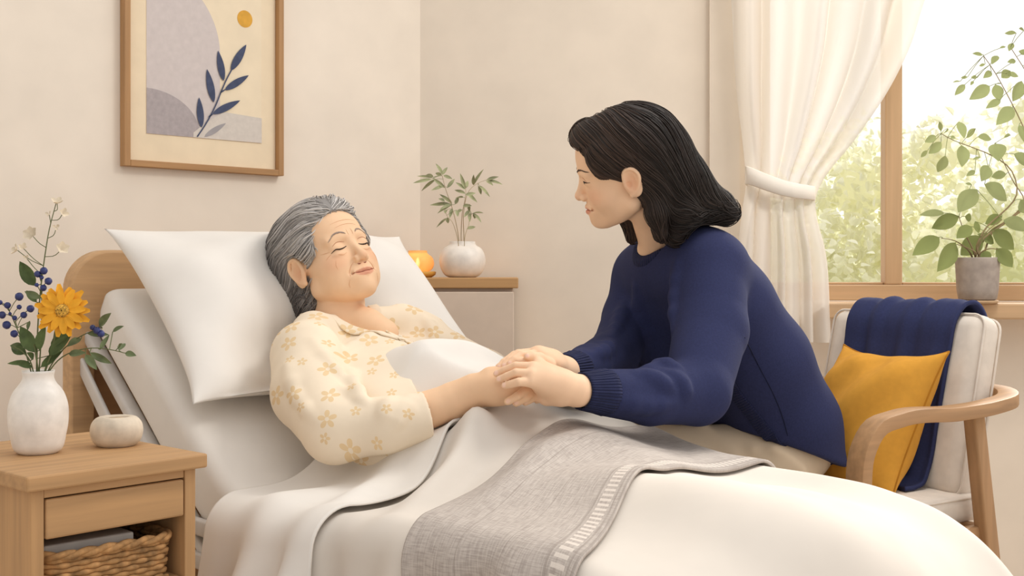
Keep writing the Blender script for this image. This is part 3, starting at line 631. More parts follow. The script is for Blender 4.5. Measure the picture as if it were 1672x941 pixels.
# ---- the flowers
M_sg = mat('flower_stem', (104, 112, 74), .7, .08); M_lg = mat('flower_leaf', (88, 104, 62), .7, .12, 50); M_lg2 = mat('flower_leaf_grey', (112, 124, 88), .7, .1, 50)
FD = 1.739; qf = lambda x, y: (x * .6814, 300 + y * .6814); vb = va + A([0, 0, .03])
def fstem(pts, d=FD, n=26, jit=0.0, base=0.0, dd=0.0):
    x0 = qf(*pts[0]); pp = [vb + A([(x0[0] - 62) / FPX * FD * .5, base * .4, 0]), P(*x0, d + base * .5)] + [P(*qf(*p_), d + base + dd * i / len(pts)) for i, p_ in enumerate(pts[1:])]
    return smooth_path(pp, n)
def on(sp, a):
    k = np.argmin(np.linalg.norm((sp - a)[:, [0, 2]], axis=1)); return sp[k]
def lv(sp, lst, m, parent, name='leaves', seed=0, fold=.22):
    rg = np.random.default_rng(seed); G = []
    for x0, y0, x1, y1, w in lst:
        a = P(*qf(x0, y0), FD); s = on(sp, a); a = P(*qf(x0, y0), s[1]); e = P(*qf(x1, y1), s[1] + rg.uniform(-.015, .02))
        if np.linalg.norm(a - s) > .002: G.append(tube(smooth_path([s, (s + a) / 2, a], 4), .0007, 5))
        G.append(leaf(a, e - a, A([rg.uniform(-.5, .5), -1, rg.uniform(.1, .7)]), np.linalg.norm(e - a), w * .6814 / FPX * s[1] * 1.1, rg.uniform(0, .1), fold, 8))
    return obj(name, join(*G), m, parent)
# daisy
sp = fstem([(108, 450), (125, 400), (135, 345), (148, 312)], base=-.012); ds = empty('daisy', sp[0], 'large orange yellow daisy in the flower vase', 'flower')
obj('stem', tube(sp, .0016, 7), M_sg, ds)
fc = P(*qf(150, 305), FD - .022); fn = unit([.18, -1, .12]); fx = unit(np.cross(A([0, 0, 1.]), fn)); fy = np.cross(fn, fx)
M_pet = mat('daisy_petal', (240, 172, 48), .7, .06, 40); G = []
for ring, (n_, L_, w_, o_) in enumerate(((15, .0385, .0115, 0), (12, .033, .0115, .12))):
    for k in range(n_):
        a = 2 * math.pi * (k + o_) / n_ + .05 * math.sin(k * 5); d_ = fx * math.cos(a) + fy * math.sin(a) + fn * (.10 + .12 * ring)
        G.append(leaf(fc + d_ * .006 + fn * .001 * ring, d_, fn, L_ * (1 + .06 * math.sin(k * 3.7)) - .006, w_, .12, .15, 9, .6, wide=.60, tipw=.2))
obj('petals', join(*G), M_pet, ds)
obj('flower_center', lathe([(.001, .006), (.005, .0055), (.0095, .003), (.0105, -.001), (.008, -.004), (.001, -.004)], fc + fn * .003, 28, axes(fx, fy, fn)), mat('daisy_center', (206, 158, 70), .9, .25, 400, bump=.6), ds)
dots = []
for k in range(46):
    r = .0098 * math.sqrt((k + .5) / 46); a = k * 2.39996; c = fc + fx * r * math.cos(a) + fy * r * math.sin(a) + fn * (.003 + .0055 * (1 - (r / .0105) ** 2)); dots.append(lathe([(.0001, -.0007), (.0008, 0), (.0001, .0008)], c, 6))
obj('stamens', join(*dots), mat('stamen', (150, 108, 52), .9, .1), ds)
lv(sp, [(122, 395, 172, 345, 24), (118, 410, 140, 372, 14)], M_lg, ds, seed=4)
# blossom branch
sp = fstem([(88, 450), (90, 360), (95, 280), (108, 170), (118, 110), (135, 45)], base=.01); bb = empty('blossom_branch', sp[0], 'tall branch of pale cream blossoms in the flower vase', 'flower')
obj('stem', tube(sp, np.linspace(.0016, .0007, len(sp)), 6), M_sg, bb); M_bl = mat('blossom', (232, 218, 194), .8, .06, 60); G = []; tw = []
def blossom(px_, py_, r, sp, nrm, n_=5):
    c = P(*qf(px_, py_), FD + .008); s = on(sp, c + A([0, 0, -.02])); tw.append(tube(smooth_path([s, (s + c) / 2 + A([.002, 0, -.004]), c], 6), .0006, 5)); nrm = unit(nrm); ax = unit(np.cross(nrm, A([.3, .2, 1.]))); ay = np.cross(nrm, ax)
    for k in range(n_):
        a = 2 * math.pi * k / n_; d_ = ax * math.cos(a) + ay * math.sin(a) + nrm * .55; G.append(leaf(c, d_, nrm, r, r * .68, -.15, .2, 7, wide=.6))
for a in ((78, 125, .015, (-.2, -1, .5), 6), (137, 48, .012, (.2, -.6, 1), 4), (150, 72, .010, (.8, -.6, .3), 4), (147, 158, .013, (.6, -.7, .4), 5), (42, 160, .011, (-.7, -.6, .4), 4), (56, 155, .009, (.1, -.8, .6), 4), (118, 75, .007, (-.3, -.8, .6), 3), (135, 105, .007, (.3, -.9, .1), 3), (63, 178, .006, (.1, -.8, .2), 3)): blossom(a[0], a[1], a[2], sp, a[3], a[4])
obj('blossoms', join(*G), M_bl, bb); obj('twigs', join(*tw), M_sg, bb)
lv(sp, [(85, 245, 46, 186, 30), (88, 285, 62, 255, 16)], M_lg, bb, seed=6)
# berries
M_be = mat('berry_blue', (46, 56, 112), .4, .08, 60, spec=.5)
def berries(name, label, sp, lst, extra=None):
    r_ = empty(name, sp[0], label, 'berry sprig'); obj('stem', tube(sp, np.linspace(.0014, .0007, len(sp)), 6), M_sg, r_); G, T = [], []
    for x, y, rr in lst:
        s0 = P(*qf(x, y), FD); s = on(sp, s0 + A([0, 0, -.012])); c = P(*qf(x, y), s[1] - .004); r = rr * .6814 / FPX * FD
        G.append(lathe([(.0001, -r), (r * .55, -r * .85), (r * .95, -r * .3), (r, .1 * r), (r * .8, r * .65), (r * .3, r * .98), (r * .22, r * .8), (.0001, r * .78)], c, 16, rotm((1, 0, 0), .6) @ rotm((0, 0, 1), x)))
        T.append(tube(smooth_path([s, (s + c) / 2 + A([0, 0, .002]), c], 5), .0006, 5))
    obj('berries', join(*G), M_be, r_); obj('twigs', join(*T), M_sg, r_)
    if extra: lv(sp, extra, M_lg2, r_, seed=len(lst))
    return r_
berries('berry_sprig', 'upright sprig of dark blue berries left of the daisy', fstem([(94, 450), (98, 380), (100, 300), (98, 205)], base=-.004), [(105, 209, 9), (116, 234, 9), (90, 217, 8), (88, 243, 5), (104, 250, 8), (100, 225, 5)], [(98, 275, 58, 258, 16)])
berries('berry_sprig', 'drooping sprig of dark blue berries at the far left of the vase', fstem([(74, 450), (60, 400), (40, 345), (8, 290), (-25, 280)], base=.004), [(46, 271, 10), (18, 292, 8), (5, 315, 9), (16, 339, 10), (46, 296, 6), (57, 315, 8), (34, 360, 9), (35, 322, 6), (0, 285, 6), (-14, 300, 8), (73, 300, 9), (24, 312, 4)], [(56, 395, 24, 388, 20), (72, 330, 66, 352, 10)])
berries('berry_sprig', 'slanting sprig with one blue bud reaching right over the bed rail', fstem([(115, 450), (140, 410), (195, 365), (245, 345)], base=.006, dd=.03), [(232, 352, 9), (242, 360, 9), (222, 345, 7)], [(195, 372, 160, 390, 20), (238, 342, 266, 310, 20), (210, 360, 262, 362, 14)])
sp = fstem([(118, 450), (150, 415), (210, 395), (275, 400), (305, 408)], base=-.006, dd=.02); ls = empty('leaf_sprig', sp[0], 'long grey green leaf sprig reaching right in front of the headboard', 'foliage'); obj('stem', tube(sp, np.linspace(.0013, .0006, 26), 6), M_sg, ls)
lv(sp, [(300, 406, 326, 412, 14), (285, 400, 300, 382, 16), (285, 392, 292, 383, 8), (270, 355, 296, 341, 12), (205, 410, 232, 446, 18), (215, 405, 268, 432, 16), (165, 408, 205, 405, 16), (240, 398, 262, 362, 12)], M_lg2, ls, seed=8)
sp = fstem([(80, 452), (72, 425), (50, 400), (30, 390)], base=-.01); ls = empty('leaf_sprig', sp[0], 'low leaf sprig spreading left from the vase neck', 'foliage'); obj('stem', tube(sp, .0011, 6), M_sg, ls)
lv(sp, [(62, 408, 24, 390, 22), (75, 432, 14, 428, 14), (78, 440, 38, 432, 12), (80, 420, 66, 405, 16)], M_lg, ls, seed=9)
sp = fstem([(92, 450), (88, 425), (84, 400), (82, 385)], base=-.014); ls = empty('leaf_sprig', sp[0], 'upright dark leaf pair under the daisy in the flower vase', 'foliage'); obj('stem', tube(sp, .0012, 6), M_sg, ls)
lv(sp, [(86, 405, 48, 342, 32), (95, 400, 106, 340, 28), (98, 440, 150, 400, 18), (120, 412, 170, 358, 26)], M_lg, ls, seed=10)
# ================================================================== armchair by the window
CG = unit([.84, .545, 0]); CW = A([CG[1], -CG[0], 0]); CO_ = A([.546, 2.575, 0]); ANG_C = math.atan2(CG[1], CG[0])
def K(a, b, z): return CO_ + CG * a + CW * b + ZX * z
RC = axes(CG, -CW, ZX)
WC = (180, 140, 100); M_cx = wood('chair_oak', WC, ANG_C); M_cz = wood('chair_oak_upright', WC, ANG_C, 'z'); M_up = mat('chair_linen', (222, 212, 200), .95, .02, 30, bump=.08)
ch = empty('armchair', K(.25, 0, 0), 'oak armchair with grey cushions and curved armrests in front of the window', 'armchair')
hoop = smooth_path([K(-.008, .28, .0), K(-.006, .28, .30), K(-.003, .28, .56), K(.008, .28, .635), K(.045, .28, .682), K(.11, .28, .697), K(.30, .28, .697), K(.43, .276, .702), K(.53, .255, .710), K(.590, .20, .716), K(.612, .10, .718), K(.615, 0, .718), K(.612, -.10, .718), K(.590, -.20, .716), K(.53, -.255, .710), K(.43, -.276, .702), K(.30, -.28, .697), K(.17, -.28, .697), K(.105, -.28, .682), K(.07, -.28, .635), K(.06, -.28, .56), K(.058, -.28, .30), K(.058, -.28, 0)], 160)
# frame that keeps the flat side of the bent wood level on the arms and outward on the posts
tt = np.gradient(hoop, axis=0); tt /= np.linalg.norm(tt, axis=1, keepdims=True); side = np.cross(tt, np.cross(np.tile(ZX, (160, 1)), tt)); bb_ = np.where(np.abs(tt[:, 2:]) > .9, np.tile(CW, (160, 1)), 0)
def bent(path, w, h):
    V = []; pr = rrect(w, h, .004, 2); prev = CW
    for p_, t_ in zip(path, tt):
        lat = prev - t_ * (prev @ t_); lat = unit(lat); cand = np.cross(t_, ZX)
        if np.linalg.norm(cand) > .12: cand = unit(cand); lat = cand if cand @ lat > 0 else -cand
        prev = lat; nn = np.cross(lat, t_)
        for a, b in pr: V.append(p_ + lat * a + nn * b)
    n_, k_ = len(path), len(pr); return A(V), [tuple(q_) for q_ in grid_faces(n_, k_, False, True)] + [tuple(range(k_))[::-1], tuple(range((n_ - 1) * k_, n_ * k_))]
autosmooth(obj('arm_hoop', bent(hoop, .046, .030), M_cx, ch), 25)
for b in (.276, -.276): obj('rear_leg', sweep(smooth_path([K(.375, b, .688), K(.43, b, .36), K(.490, b, 0)], 14), rrect(.044, .032, .006, 3), CG, True, np.c_[np.linspace(.85, 1.15, 14), np.ones(14)]), M_cz, ch)
for b in (.262, -.262): obj('seat_rail', box((.43, .026, .05), K(.215, b, .415), RC, .004), M_cx, ch, False)
obj('front_rail', box((.026, .50, .05), K(.022, 0, .415), RC, .004), M_cx, ch, False); obj('back_rail', box((.026, .50, .05), K(.42, 0, .415), RC, .004), M_cx, ch, False)
def soft_box(size, c, R, r, puff): 
    v, f = box(size, (0, 0, 0), None, r, 5)
    bm = bmesh.new(); vs = [bm.verts.new(x) for x in v]; [bm.faces.new([vs[i] for i in q_]) for q_ in f]; bmesh.ops.subdivide_edges(bm, edges=[e for e in bm.edges if e.calc_length() > .06], cuts=8, use_grid_fill=True)
    bm.verts.index_update(); v = A([x.co[:] for x in bm.verts]); f = [tuple(x.index for x in q_.verts) for q_ in bm.faces]; bm.free(); h = A(size) / 2; q_ = v / h
    v[:, 2] += np.sign(v[:, 2]) * puff * (1 - np.clip(np.abs(q_[:, 0]), 0, 1) ** 3) * (1 - np.clip(np.abs(q_[:, 1]), 0, 1) ** 3) * (np.abs(q_[:, 2]) > .9)
    return v @ np.asarray(R).T + A(c), f
def piping(loop, m, parent, r=.0035): 
    p_ = np.r_[loop, loop[:1]]; return obj('piping', tube(p_, r, 6, False), m, parent)
sc = obj('seat_cushion', soft_box((.50, .47, .062), K(.235, 0, .469), RC, .022, .008), M_up, ch)
bk_up = unit(CG * .10 + ZX * .42); bk_n = np.cross(-CW, bk_up); RK = axes(bk_up, -CW, np.cross(bk_up, -CW)); BCEN = K(.485, -.005, .690)
bc_ = obj('back_cushion', soft_box((.43, .45, .088), BCEN, RK, .036, .010), M_up, ch)
for cen, R, sx, sy, sz, par in ((K(.235, 0, .469), RC, .50, .47, .025, sc), (BCEN, RK, .43, .45, -.030, bc_), (BCEN, RK, .43, .45, .030, bc_)):
    lp = rrect(sx - .006, sy - .006, .030, 6); piping(A([cen + R[:, 0] * x + R[:, 1] * y + R[:, 2] * sz for x, y in lp]), M_up, par, .003)
obj('back_post', sweep(smooth_path([K(.43, .15, .42), K(.53, .15, .58), K(.600, .15, .71)], 10), rrect(.03, .022, .004, 3), CG), M_cz, ch); obj('back_post', sweep(smooth_path([K(.43, -.15, .42), K(.53, -.15, .58), K(.600, -.15, .71)], 10), rrect(.03, .022, .004, 3), CG), M_cz, ch)
# navy blanket over the chair back
M_blk = mat('blanket_navy', (46, 52, 88), .95, .03, 200, bump=.15)
pa_ = smooth_path([(.598, .80), (.590, .82), (.585, .85), (.572, .897), (.545, .921), (.512, .918), (.484, .893), (.462, .82), (.425, .66), (.392, .545), (.372, .515), (.34, .5065), (.29, .5065)], 90); n_b = 110; V = []
dpa = np.gradient(pa_, axis=0); dpa /= np.linalg.norm(dpa, axis=1, keepdims=True); npa = np.c_[-dpa[:, 1], dpa[:, 0]] * -1
for i, ((a, z), (na, nz2)) in enumerate(zip(pa_, npa)):
    s_ = i / 89
    for j in range(n_b):
        q_ = j / (n_b - 1); b = -.150 + .307 * q_ + .012 * math.sin(s_ * 5 + 1) * (q_ - .5) - .02 * sstep(.6, 1, s_) * (1 - q_); f_ = (.0035 + .0040 * sstep(.35, .6, s_)) * (1 - abs(2 * q_ - 1) ** 6) * (math.sin(q_ * 24 + .9 * math.sin(s_ * 6)) + .6 * math.sin(q_ * 41 + 2 + s_ * 2)) + .004
        f_ = max(f_, -.004) + .004; aw = .02 * sstep(.92, 1, s_) * math.sin(q_ * 9)
        V.append(K(a + na * f_ + aw, b, z + abs(nz2) * f_ if nz2 > 0 else z + nz2 * f_ * 0 + (f_ if s_ > .85 else 0)))
bl = obj('blanket', (A(V), grid_faces(90, n_b)), M_blk, None); mod(bl, 'SOLIDIFY', thickness=.010, offset=0); tag(bl, 'navy blue knitted blanket draped over the back of the armchair', 'blanket')
# mustard cushion
cy_ = unit(CG * .17 + ZX * .325 + CW * .02); RQ = axes(CW, cy_, np.cross(CW, cy_))
def cufn(L, X, Y, s):
    L[..., 2] += s * .011 * np.sin(6 * X - 5 * Y + 1) * (1 - X ** 4) * (1 - Y ** 4) + .005 * np.sin(9 * (X + .5 * Y)) * np.exp(-((Y - .8) / .3) ** 2) * (1 - X ** 2); L[..., 0] += .008 * np.sign(X) * np.abs(X * Y) ** 5; L[..., 1] += .010 * np.sign(Y) * np.abs(X * Y) ** 5 - .012 * (1 - X ** 2) * np.abs(Y) ** 3 * (Y > 0); return L
M_mus = mat('cushion_mustard', (208, 150, 58), .95, .015, 60, bump=.12)
cq = K(.326, .022, .652); cu = obj('cushion', pillow_geo(RQ, cq, .29, .36, .19, .03, 44, fn=cufn), M_mus, None); tag(cu, 'mustard yellow cushion leaning on the back of the armchair', 'cushion')
lp = np.concatenate([np.c_[np.linspace(-1, 1, 30), np.full(30, -1)], np.c_[np.full(30, 1), np.linspace(-1, 1, 30)], np.c_[np.linspace(1, -1, 30), np.full(30, 1)], np.c_[np.full(30, -1), np.linspace(1, -1, 30)]])
X, Y = lp[:, 0], lp[:, 1]; L = np.stack([.145 * X * (1 - .03 * (1 - Y ** 2)), .18 * Y * (1 - .03 * (1 - X ** 2)), 0 * X], -1); L[:, 0] += .008 * np.sign(X) * np.abs(X * Y) ** 5; L[:, 1] += .010 * np.sign(Y) * np.abs(X * Y) ** 5 - .012 * (1 - X ** 2) * (Y > 0)
obj('seam', tube(L @ RQ.T + cq, .0022, 6, False), mat('cushion_seam', (176, 118, 34), .95, .04), cu)
# ================================================================== the bed
ANG_U = math.atan2(-.73, .683); RB_ = axes(UX, VX, ZX)
SL = unit(-UX * .807 + ZX * .59); SN = unit(UX * .59 + ZX * .807)             # up the raised backrest, and its normal
M_hx = wood('headboard_oak', (206, 166, 122), ANG_A); M_hz = wood('headboard_oak_upright', (194, 146, 95), ANG_A, 'z')
M_hp = wood('headboard_panel_oak', (178, 136, 96), ANG_A)
M_metal = mat('bed_metal', (206, 200, 193), .45, .02, 20, spec=.5); M_sheet = mat('mattress_cover', (226, 220, 212), .95, .012, 8)
bed = empty('hospital_bed', B(.55, 0, 0), 'adjustable care bed with raised white mattress and oak headboard', 'bed')
hb0, hb1, hbz0, hbz1, r_ = -.415, .375, .22, 1.048, .085
out = [(hb0, hbz0)] + [(hb0 + r_ - r_ * math.cos(a), hbz1 - r_ + r_ * math.sin(a)) for a in np.linspace(0, math.pi / 2, 12)] + [(hb1 - r_ + r_ * math.sin(a), hbz1 - r_ + r_ * math.cos(a)) for a in np.linspace(0, math.pi / 2, 12)] + [(hb1, hbz0)]
inn = [(hb0 + .05, hbz0)] + [(hb0 + .05 + .04 - .04 * math.cos(a), hbz1 - .155 - .04 + .04 * math.sin(a)) for a in np.linspace(0, math.pi / 2, 12)] + [(hb1 - .05 - .04 + .04 * math.sin(a), hbz1 - .155 - .04 + .04 * math.cos(a)) for a in np.linspace(0, math.pi / 2, 12)] + [(hb1 - .05, hbz0)]
n = len(out); V = [B(uu, v, z) for uu in (-.285, -.335) for pl in (out, inn) for v, z in pl]; F = []
for i in range(n - 1):
    F += [(i, i + 1, n + i + 1, n + i), (2*n + i + 1, 2*n + i, 3*n + i, 3*n + i + 1), (i + 1, i, 2*n + i, 2*n + i + 1), (n + i, n + i + 1, 3*n + i + 1, 3*n + i)]
F += [(0, n, 3*n, 2*n), (n - 1, 3*n - 1, 4*n - 1, 2*n - 1)]
hbd = obj('headboard', (A(V), F), M_hx, bed, False); autosmooth(hbd, 35); mod(hbd, 'BEVEL', width=.006, segments=3, limit_method='ANGLE')
obj('headboard_panel', box((.016, hb1 - hb0 - .085, hbz1 - .12 - hbz0), B(-.312, (hb0 + hb1) / 2, (hbz0 + hbz1 - .12) / 2), RB_, .002), M_hp, bed, False)
for v in (hb0 + .025, hb1 - .025): obj('headboard_leg', box((.048, .048, hbz0), B(-.31, v, hbz0 / 2), RB_, .004), M_hz, bed, False)
# mattress, bent where the backrest is raised
tp_ = smooth_path([(-.215, .985), (.0, .829), (.20, .683), (.32, .612), (.42, .588), (.6, .584), (.9, .580), (1.24, .570)], 90)
path = A([B(uu, -.01, z) for uu, z in tp_]); t_, _, _ = frames(path, VX); nn_ = np.cross(t_, VX); nn_ = np.where(nn_[:, 2:] < 0, -nn_, nn_); path -= nn_ * .062
pr = rrect(.735, .122, .03, 5); k_ = len(path); sc_e = np.ones((k_, 2)); e_ = np.minimum(np.arange(k_), np.arange(k_)[::-1]); sc_e[:, 1] = np.clip(.62 + .38 * np.sqrt(np.clip(e_ / 3, 0, 1)), 0, 1); sc_e[:, 0] = np.clip(.96 + .04 * e_ / 3, 0, 1)
obj('mattress', sweep(path, pr, VX, True, sc_e), M_sheet, bed)
def bar(a, b, w, h, up, m=M_metal, name='frame_rail', parent=bed): return obj(name, sweep([a, (A(a) + A(b)) / 2, b], rrect(w, h, min(w, h) * .3, 3), up), m, parent)
# raised back frame under the mattress
for v in (-.372, .352):
    o1 = .122 + .020
    bar(B(-.215, v, .985) - SN * o1, B(.30, v, .612) - SN * o1, .03, .024, VX, name='backrest_rail')
    pth = smooth_path([B(-.225, v - .02, .965) - SN * .165, B(-.05, v - .02, .838) - SN * .178, B(.07, v - .02, .75) - SN * .182, B(.115, v - .02, .716) - SN * .196, B(.16, v - .02, .684) - SN * .214, B(.33, v - .02, .56) - SN * .225], 30)
    obj('lift_bar', sweep(pth, rrect(.010, .030, .004, 3), VX), M_metal, bed)
    bar(B(.10, v, .70) - SN * .15, B(.10, v - .035, .70) - SN * .19, .012, .012, SL, name='lift_pin')
for uu, zz in ((-.205, .977), (.05, .79), (.27, .636)): bar(B(uu, -.372, zz) - SN * .142, B(uu, .352, zz) - SN * .142, .02, .02, SN, name='backrest_slat')
for v in (-.388, .368):
    for z, hh in ((.545, .030), (.485, .030)): bar(B(-.27, v, z), B(1.22, v, z), .016, hh, VX, name='side_rail')
    for uu in (-.20, 1.16): bar(B(uu, v * .93, .56), B(uu, v, .0), .035, .035, VX, name='bed_leg')
for uu in (-.26, .3, .8, 1.18): bar(B(uu, -.40, .44), B(uu, .38, .44), .03, .03, ZX, name='cross_rail')
# pillow
RPil = axes(VX, SL * .999 - SN * -.09, np.cross(VX, unit(SL * .999 + SN * .09))); RPil[:, 2] *= 1 if RPil[2, 2] > 0 else -1
M_pil = mat('pillowcase', (232, 227, 220), .95, .01, 8)
def pilfn(L, X, Y, s):
    if s > 0:
        bot = -L[..., 2].copy(); bw = (1 - X ** 4) * (1 - Y ** 4); L[..., 2] += bw * .012 * np.sin(7 * X + 4 * Y) * np.exp(-((np.abs(X) - .7) / .4) ** 2) + bw * .009 * np.sin(9 * Y - 5 * X + 1) * (1 - X ** 2)
        d = .05 * np.exp(-((X - .0) / .36) ** 2 - ((Y - .05) / .5) ** 2) + .13 * np.exp(-(np.abs(X - .05) / .66) ** 4) * sstep(.25, -.5, Y)
        L[..., 2] = np.maximum(L[..., 2] - d, bot * .72)
    L[..., 0] += .012 * np.sign(X) * (np.abs(X * Y) ** 6); L[..., 1] += .012 * np.sign(Y) * (np.abs(X * Y) ** 6); return L
pg = pillow_geo(RPil, B(-.008, -.005, .925), .735, .475, .185, .05, 56, fn=pilfn)
pil = obj('pillow', pg, M_pil); tag(pil, 'large white pillow on the raised backrest under the grey haired woman', 'pillow')
# ---- bedclothes: one shape of the covered body, three cloths over it
zcF = curve([.2, .30, .36, .43, .50, .56, .62, .67, .8, .95, 1.15, 1.24, 1.30, 1.36, 1.42, 1.46], [.80, .835, .845, .835, .805, .765, .738, .718, .69, .682, .69, .675, .64, .565, .44, .30])
znF = curve([.2, .30, .45, .60, .85, 1.15, 1.25, 1.31, 1.36, 1.42, 1.46], [.625, .608, .612, .628, .650, .655, .63, .585, .52, .40, .28])
zfF = curve([.2, .30, .40, .53, .70, .86, 1.12, 1.22, 1.30, 1.36, 1.42, 1.46], [.70, .71, .705, .688, .655, .634, .616, .59, .545, .48, .38, .26])
def topz(u, v):
    zc, zn, zf = zcF(u), znF(u), zfF(u); gn = np.exp(-(np.minimum(v + .02, 0) / (.108 + .117 * sstep(.55, .9, u) + .03 * sstep(.45, .3, u))) ** 2); gf = np.exp(-(np.maximum(v - .06, 0) / .19) ** 2)
    z = np.where(v < 0, zn + (zc - zn) * gn, zf + (zc - zf) * gf)
    ap = A([[.36, -.26, .700], [.40, -.225, .712], [.46, -.135, .735], [.544, -.026, .785], [.62, .02, .79]])      # the cloth gives way under her resting forearm
    for a_, b_ in zip(ap[:-1], ap[1:]):
        du, dv = b_[0] - a_[0], b_[1] - a_[1]; tt_ = np.clip(((u - a_[0]) * du + (v - a_[1]) * dv) / (du * du + dv * dv), 0, 1); dd = np.hypot(u - a_[0] - tt_ * du, v - a_[1] - tt_ * dv)
        lim = a_[2] + (b_[2] - a_[2]) * tt_ - .046 + (dd / .05) ** 2 * .045; hh_ = np.maximum(.03 - np.abs(z - lim), 0) / .03; z = np.minimum(z, lim) - hh_ * hh_ * .0075
    return z
def wrinkle(u, v):
    rg_ = lambda x: (.5 + .5 * np.sin(x)) ** 2.2 - .35
    a = .045 * rg_(34 * (u + .42 * v) + 1.6 * np.sin(6 * v + 3 * u)) * np.exp(-((u - .64) / .16) ** 2) * np.exp(-((v + .12) / .20) ** 2)
    b = .030 * rg_(13 * (v * .9 - u * .75) + 1.8 * np.sin(6 * u) + .5) * sstep(.75, 1.0, u)
    c = .024 * rg_(36 * (u - .35 * v) + 1.2 * np.sin(9 * v)) * np.exp(-((u - .43) / .09) ** 2) * sstep(-.10, .03, v)
    d = .006 * noise2(u * 9, v * 9, 1) + .012 * rg_(30 * u + 14 * v + 2 * np.sin(8 * v)) * sstep(-.12, -.3, v) * sstep(.9, .6, u)
    return a + b + c + d
WN_, WF_, RR = .362, .385, .055
def cloth(u, t, off, seed=0.0, flare=.10):                  # t: distance across, measured on the cloth
    near = t < 0; w = np.where(near, WN_, WF_); s = np.maximum(np.abs(t) - w, 0); sg = np.where(near, -1., 1.)
    a = np.minimum(s / RR, 1.45); dn_ = np.maximum(s - RR * 1.45, 0); ro = RR + off
    v = sg * (np.minimum(np.abs(t), w) + ro * np.sin(a) + dn_ * (math.cos(1.45) * 0 + flare)); z = topz(u, np.clip(t, -WN_, WF_)) - RR + ro * np.cos(a) - dn_ * (1 - flare * .3)
    z = z + wrinkle(u, np.clip(t, -WN_, WF_)) * (1 - sstep(0, .1, s)) + off * 0
    fold = (np.sin(u * 31 + 1.5 * np.sin(u * 11 + seed) + seed) + .6 * np.sin(u * 53 + seed * 2) + 1.1) * .026 * sstep(-.01, .26, s)
    return v + sg * fold, z
def cloth_obj(name, u0f, u1f, t0, t1, off, m, label, cat, nu=120, nt=150, thick=.008, uvs=3.0, seed=0., lift0=0.0, lift1=0.0, parent=None, flare=.10):
    T = np.linspace(t0, t1, nt); S = np.linspace(0, 1, nu); U = np.stack([u0f(T) + (u1f(T) - u0f(T)) * s for s in S], 0); TT = np.repeat(T[None], nu, 0)
    lf = lift0 * np.exp(-(S[:, None] / .06) ** 2) + lift1 * np.exp(-((1 - S[:, None]) / .06) ** 2)
    v, z = cloth(U, TT, off, seed, flare); z = z + lf * (np.abs(TT) < .36); Pw = B(0, 0, 0) + U[..., None] * UX + v[..., None] * VX + z[..., None] * ZX
    uv = np.stack([np.repeat(S[:, None], nt, 1), (TT - t0) * uvs], -1).reshape(-1, 2)
    o = obj(name, (Pw.reshape(-1, 3), grid_faces(nu, nt)), m, parent, uv=uv, loc=None if parent else B(.8, 0, .58))
    if thick: mod(o, 'SOLIDIFY', thickness=thick, offset=-1.0)
    if label: tag(o, label, cat)
    return o
M_duv = mat('duvet_cotton', (219, 211, 201), .95, .01, 8); M_top = mat('top_sheet_cotton', (233, 228, 221), .95, .01, 8)
cst = lambda c: (lambda T: np.full_like(np.asarray(T, float), c))
e1 = curve([-.9, -.45, -.38, -.28, -.2, -.12, -.05, 0, .1, .2, .4, .7], [.335, .318, .306, .300, .298, .302, .318, .335, .352, .355, .345, .33])
e2 = curve([-.9, -.5, -.38, -.3, -.2, -.1, 0, .2, .4, .7], [.68, .655, .632, .612, .584, .545, .525, .515, .51, .50])
duv = cloth_obj('duvet', lambda T: e2(T) - .05, cst(1.46), -.80, .70, .0, M_duv, 'cream duvet draped over the legs of the person in bed', 'duvet', 170, 170, .012, seed=.4)
sht = cloth_obj('bed_sheet', e1, e2, -.82, .70, .014, M_top, 'bright white top sheet folded back over the duvet at the chest', 'bed sheet', 90, 190, .005, seed=.4, lift1=.001, flare=.135)
# throw, with its open-work border as a band of the cloth
m = mat('throw_linen', (176, 166, 158), .95, .05, 30); t = NT(m); uvn = t.new('ShaderNodeUVMap'); uvn.uv_map = 'UVMap'; sp_ = t.new('ShaderNodeSeparateXYZ'); t.link(uvn.outputs[0], sp_.inputs[0])
def nz_(sx, sy):
    cb = t.new('ShaderNodeCombineXYZ'); t.link(t.math('MULTIPLY', sp_.outputs[0], sx), cb.inputs[0]); t.link(t.math('MULTIPLY', sp_.outputs[1], sy), cb.inputs[1])
    q_ = t.new('ShaderNodeTexNoise'); q_.inputs['Scale'].default_value = 1; q_.inputs['Detail'].default_value = 2; t.link(cb.outputs[0], q_.inputs[0]); return q_.outputs['Fac']
wv = t.math('ADD', nz_(14, 160), nz_(110, 9)); f1 = t.new('ShaderNodeMapRange'); f1.inputs[1].default_value = .78; f1.inputs[2].default_value = 1.2; t.link(wv, f1.inputs[0])
c0 = t.mix(f1.outputs[0], lin((166, 156, 149)), lin((192, 183, 175)))
def band(lo, hi): return t.math('MULTIPLY', t.math('GREATER_THAN', sp_.outputs[0], lo), t.math('LESS_THAN', sp_.outputs[0], hi))
lad = t.math('GREATER_THAN', t.math('SINE', t.math('MULTIPLY', sp_.outputs[1], 150)), .1); pat = t.math('MULTIPLY', band(.875, .945), lad)
lines = t.math('ADD', t.math('ADD', band(.845, .858), band(.958, .968)), t.math('ADD', band(.33, .337), t.math('ADD', band(.60, .606), band(.985, 1.0))))
c1_ = t.mix(t.math('MULTIPLY', pat, .8), c0, lin((222, 212, 202))); c2_ = t.mix(t.math('MULTIPLY', lines, .55), c1_, lin((150, 140, 132))); t.link(c2_, t.b.inputs['Base Color'])
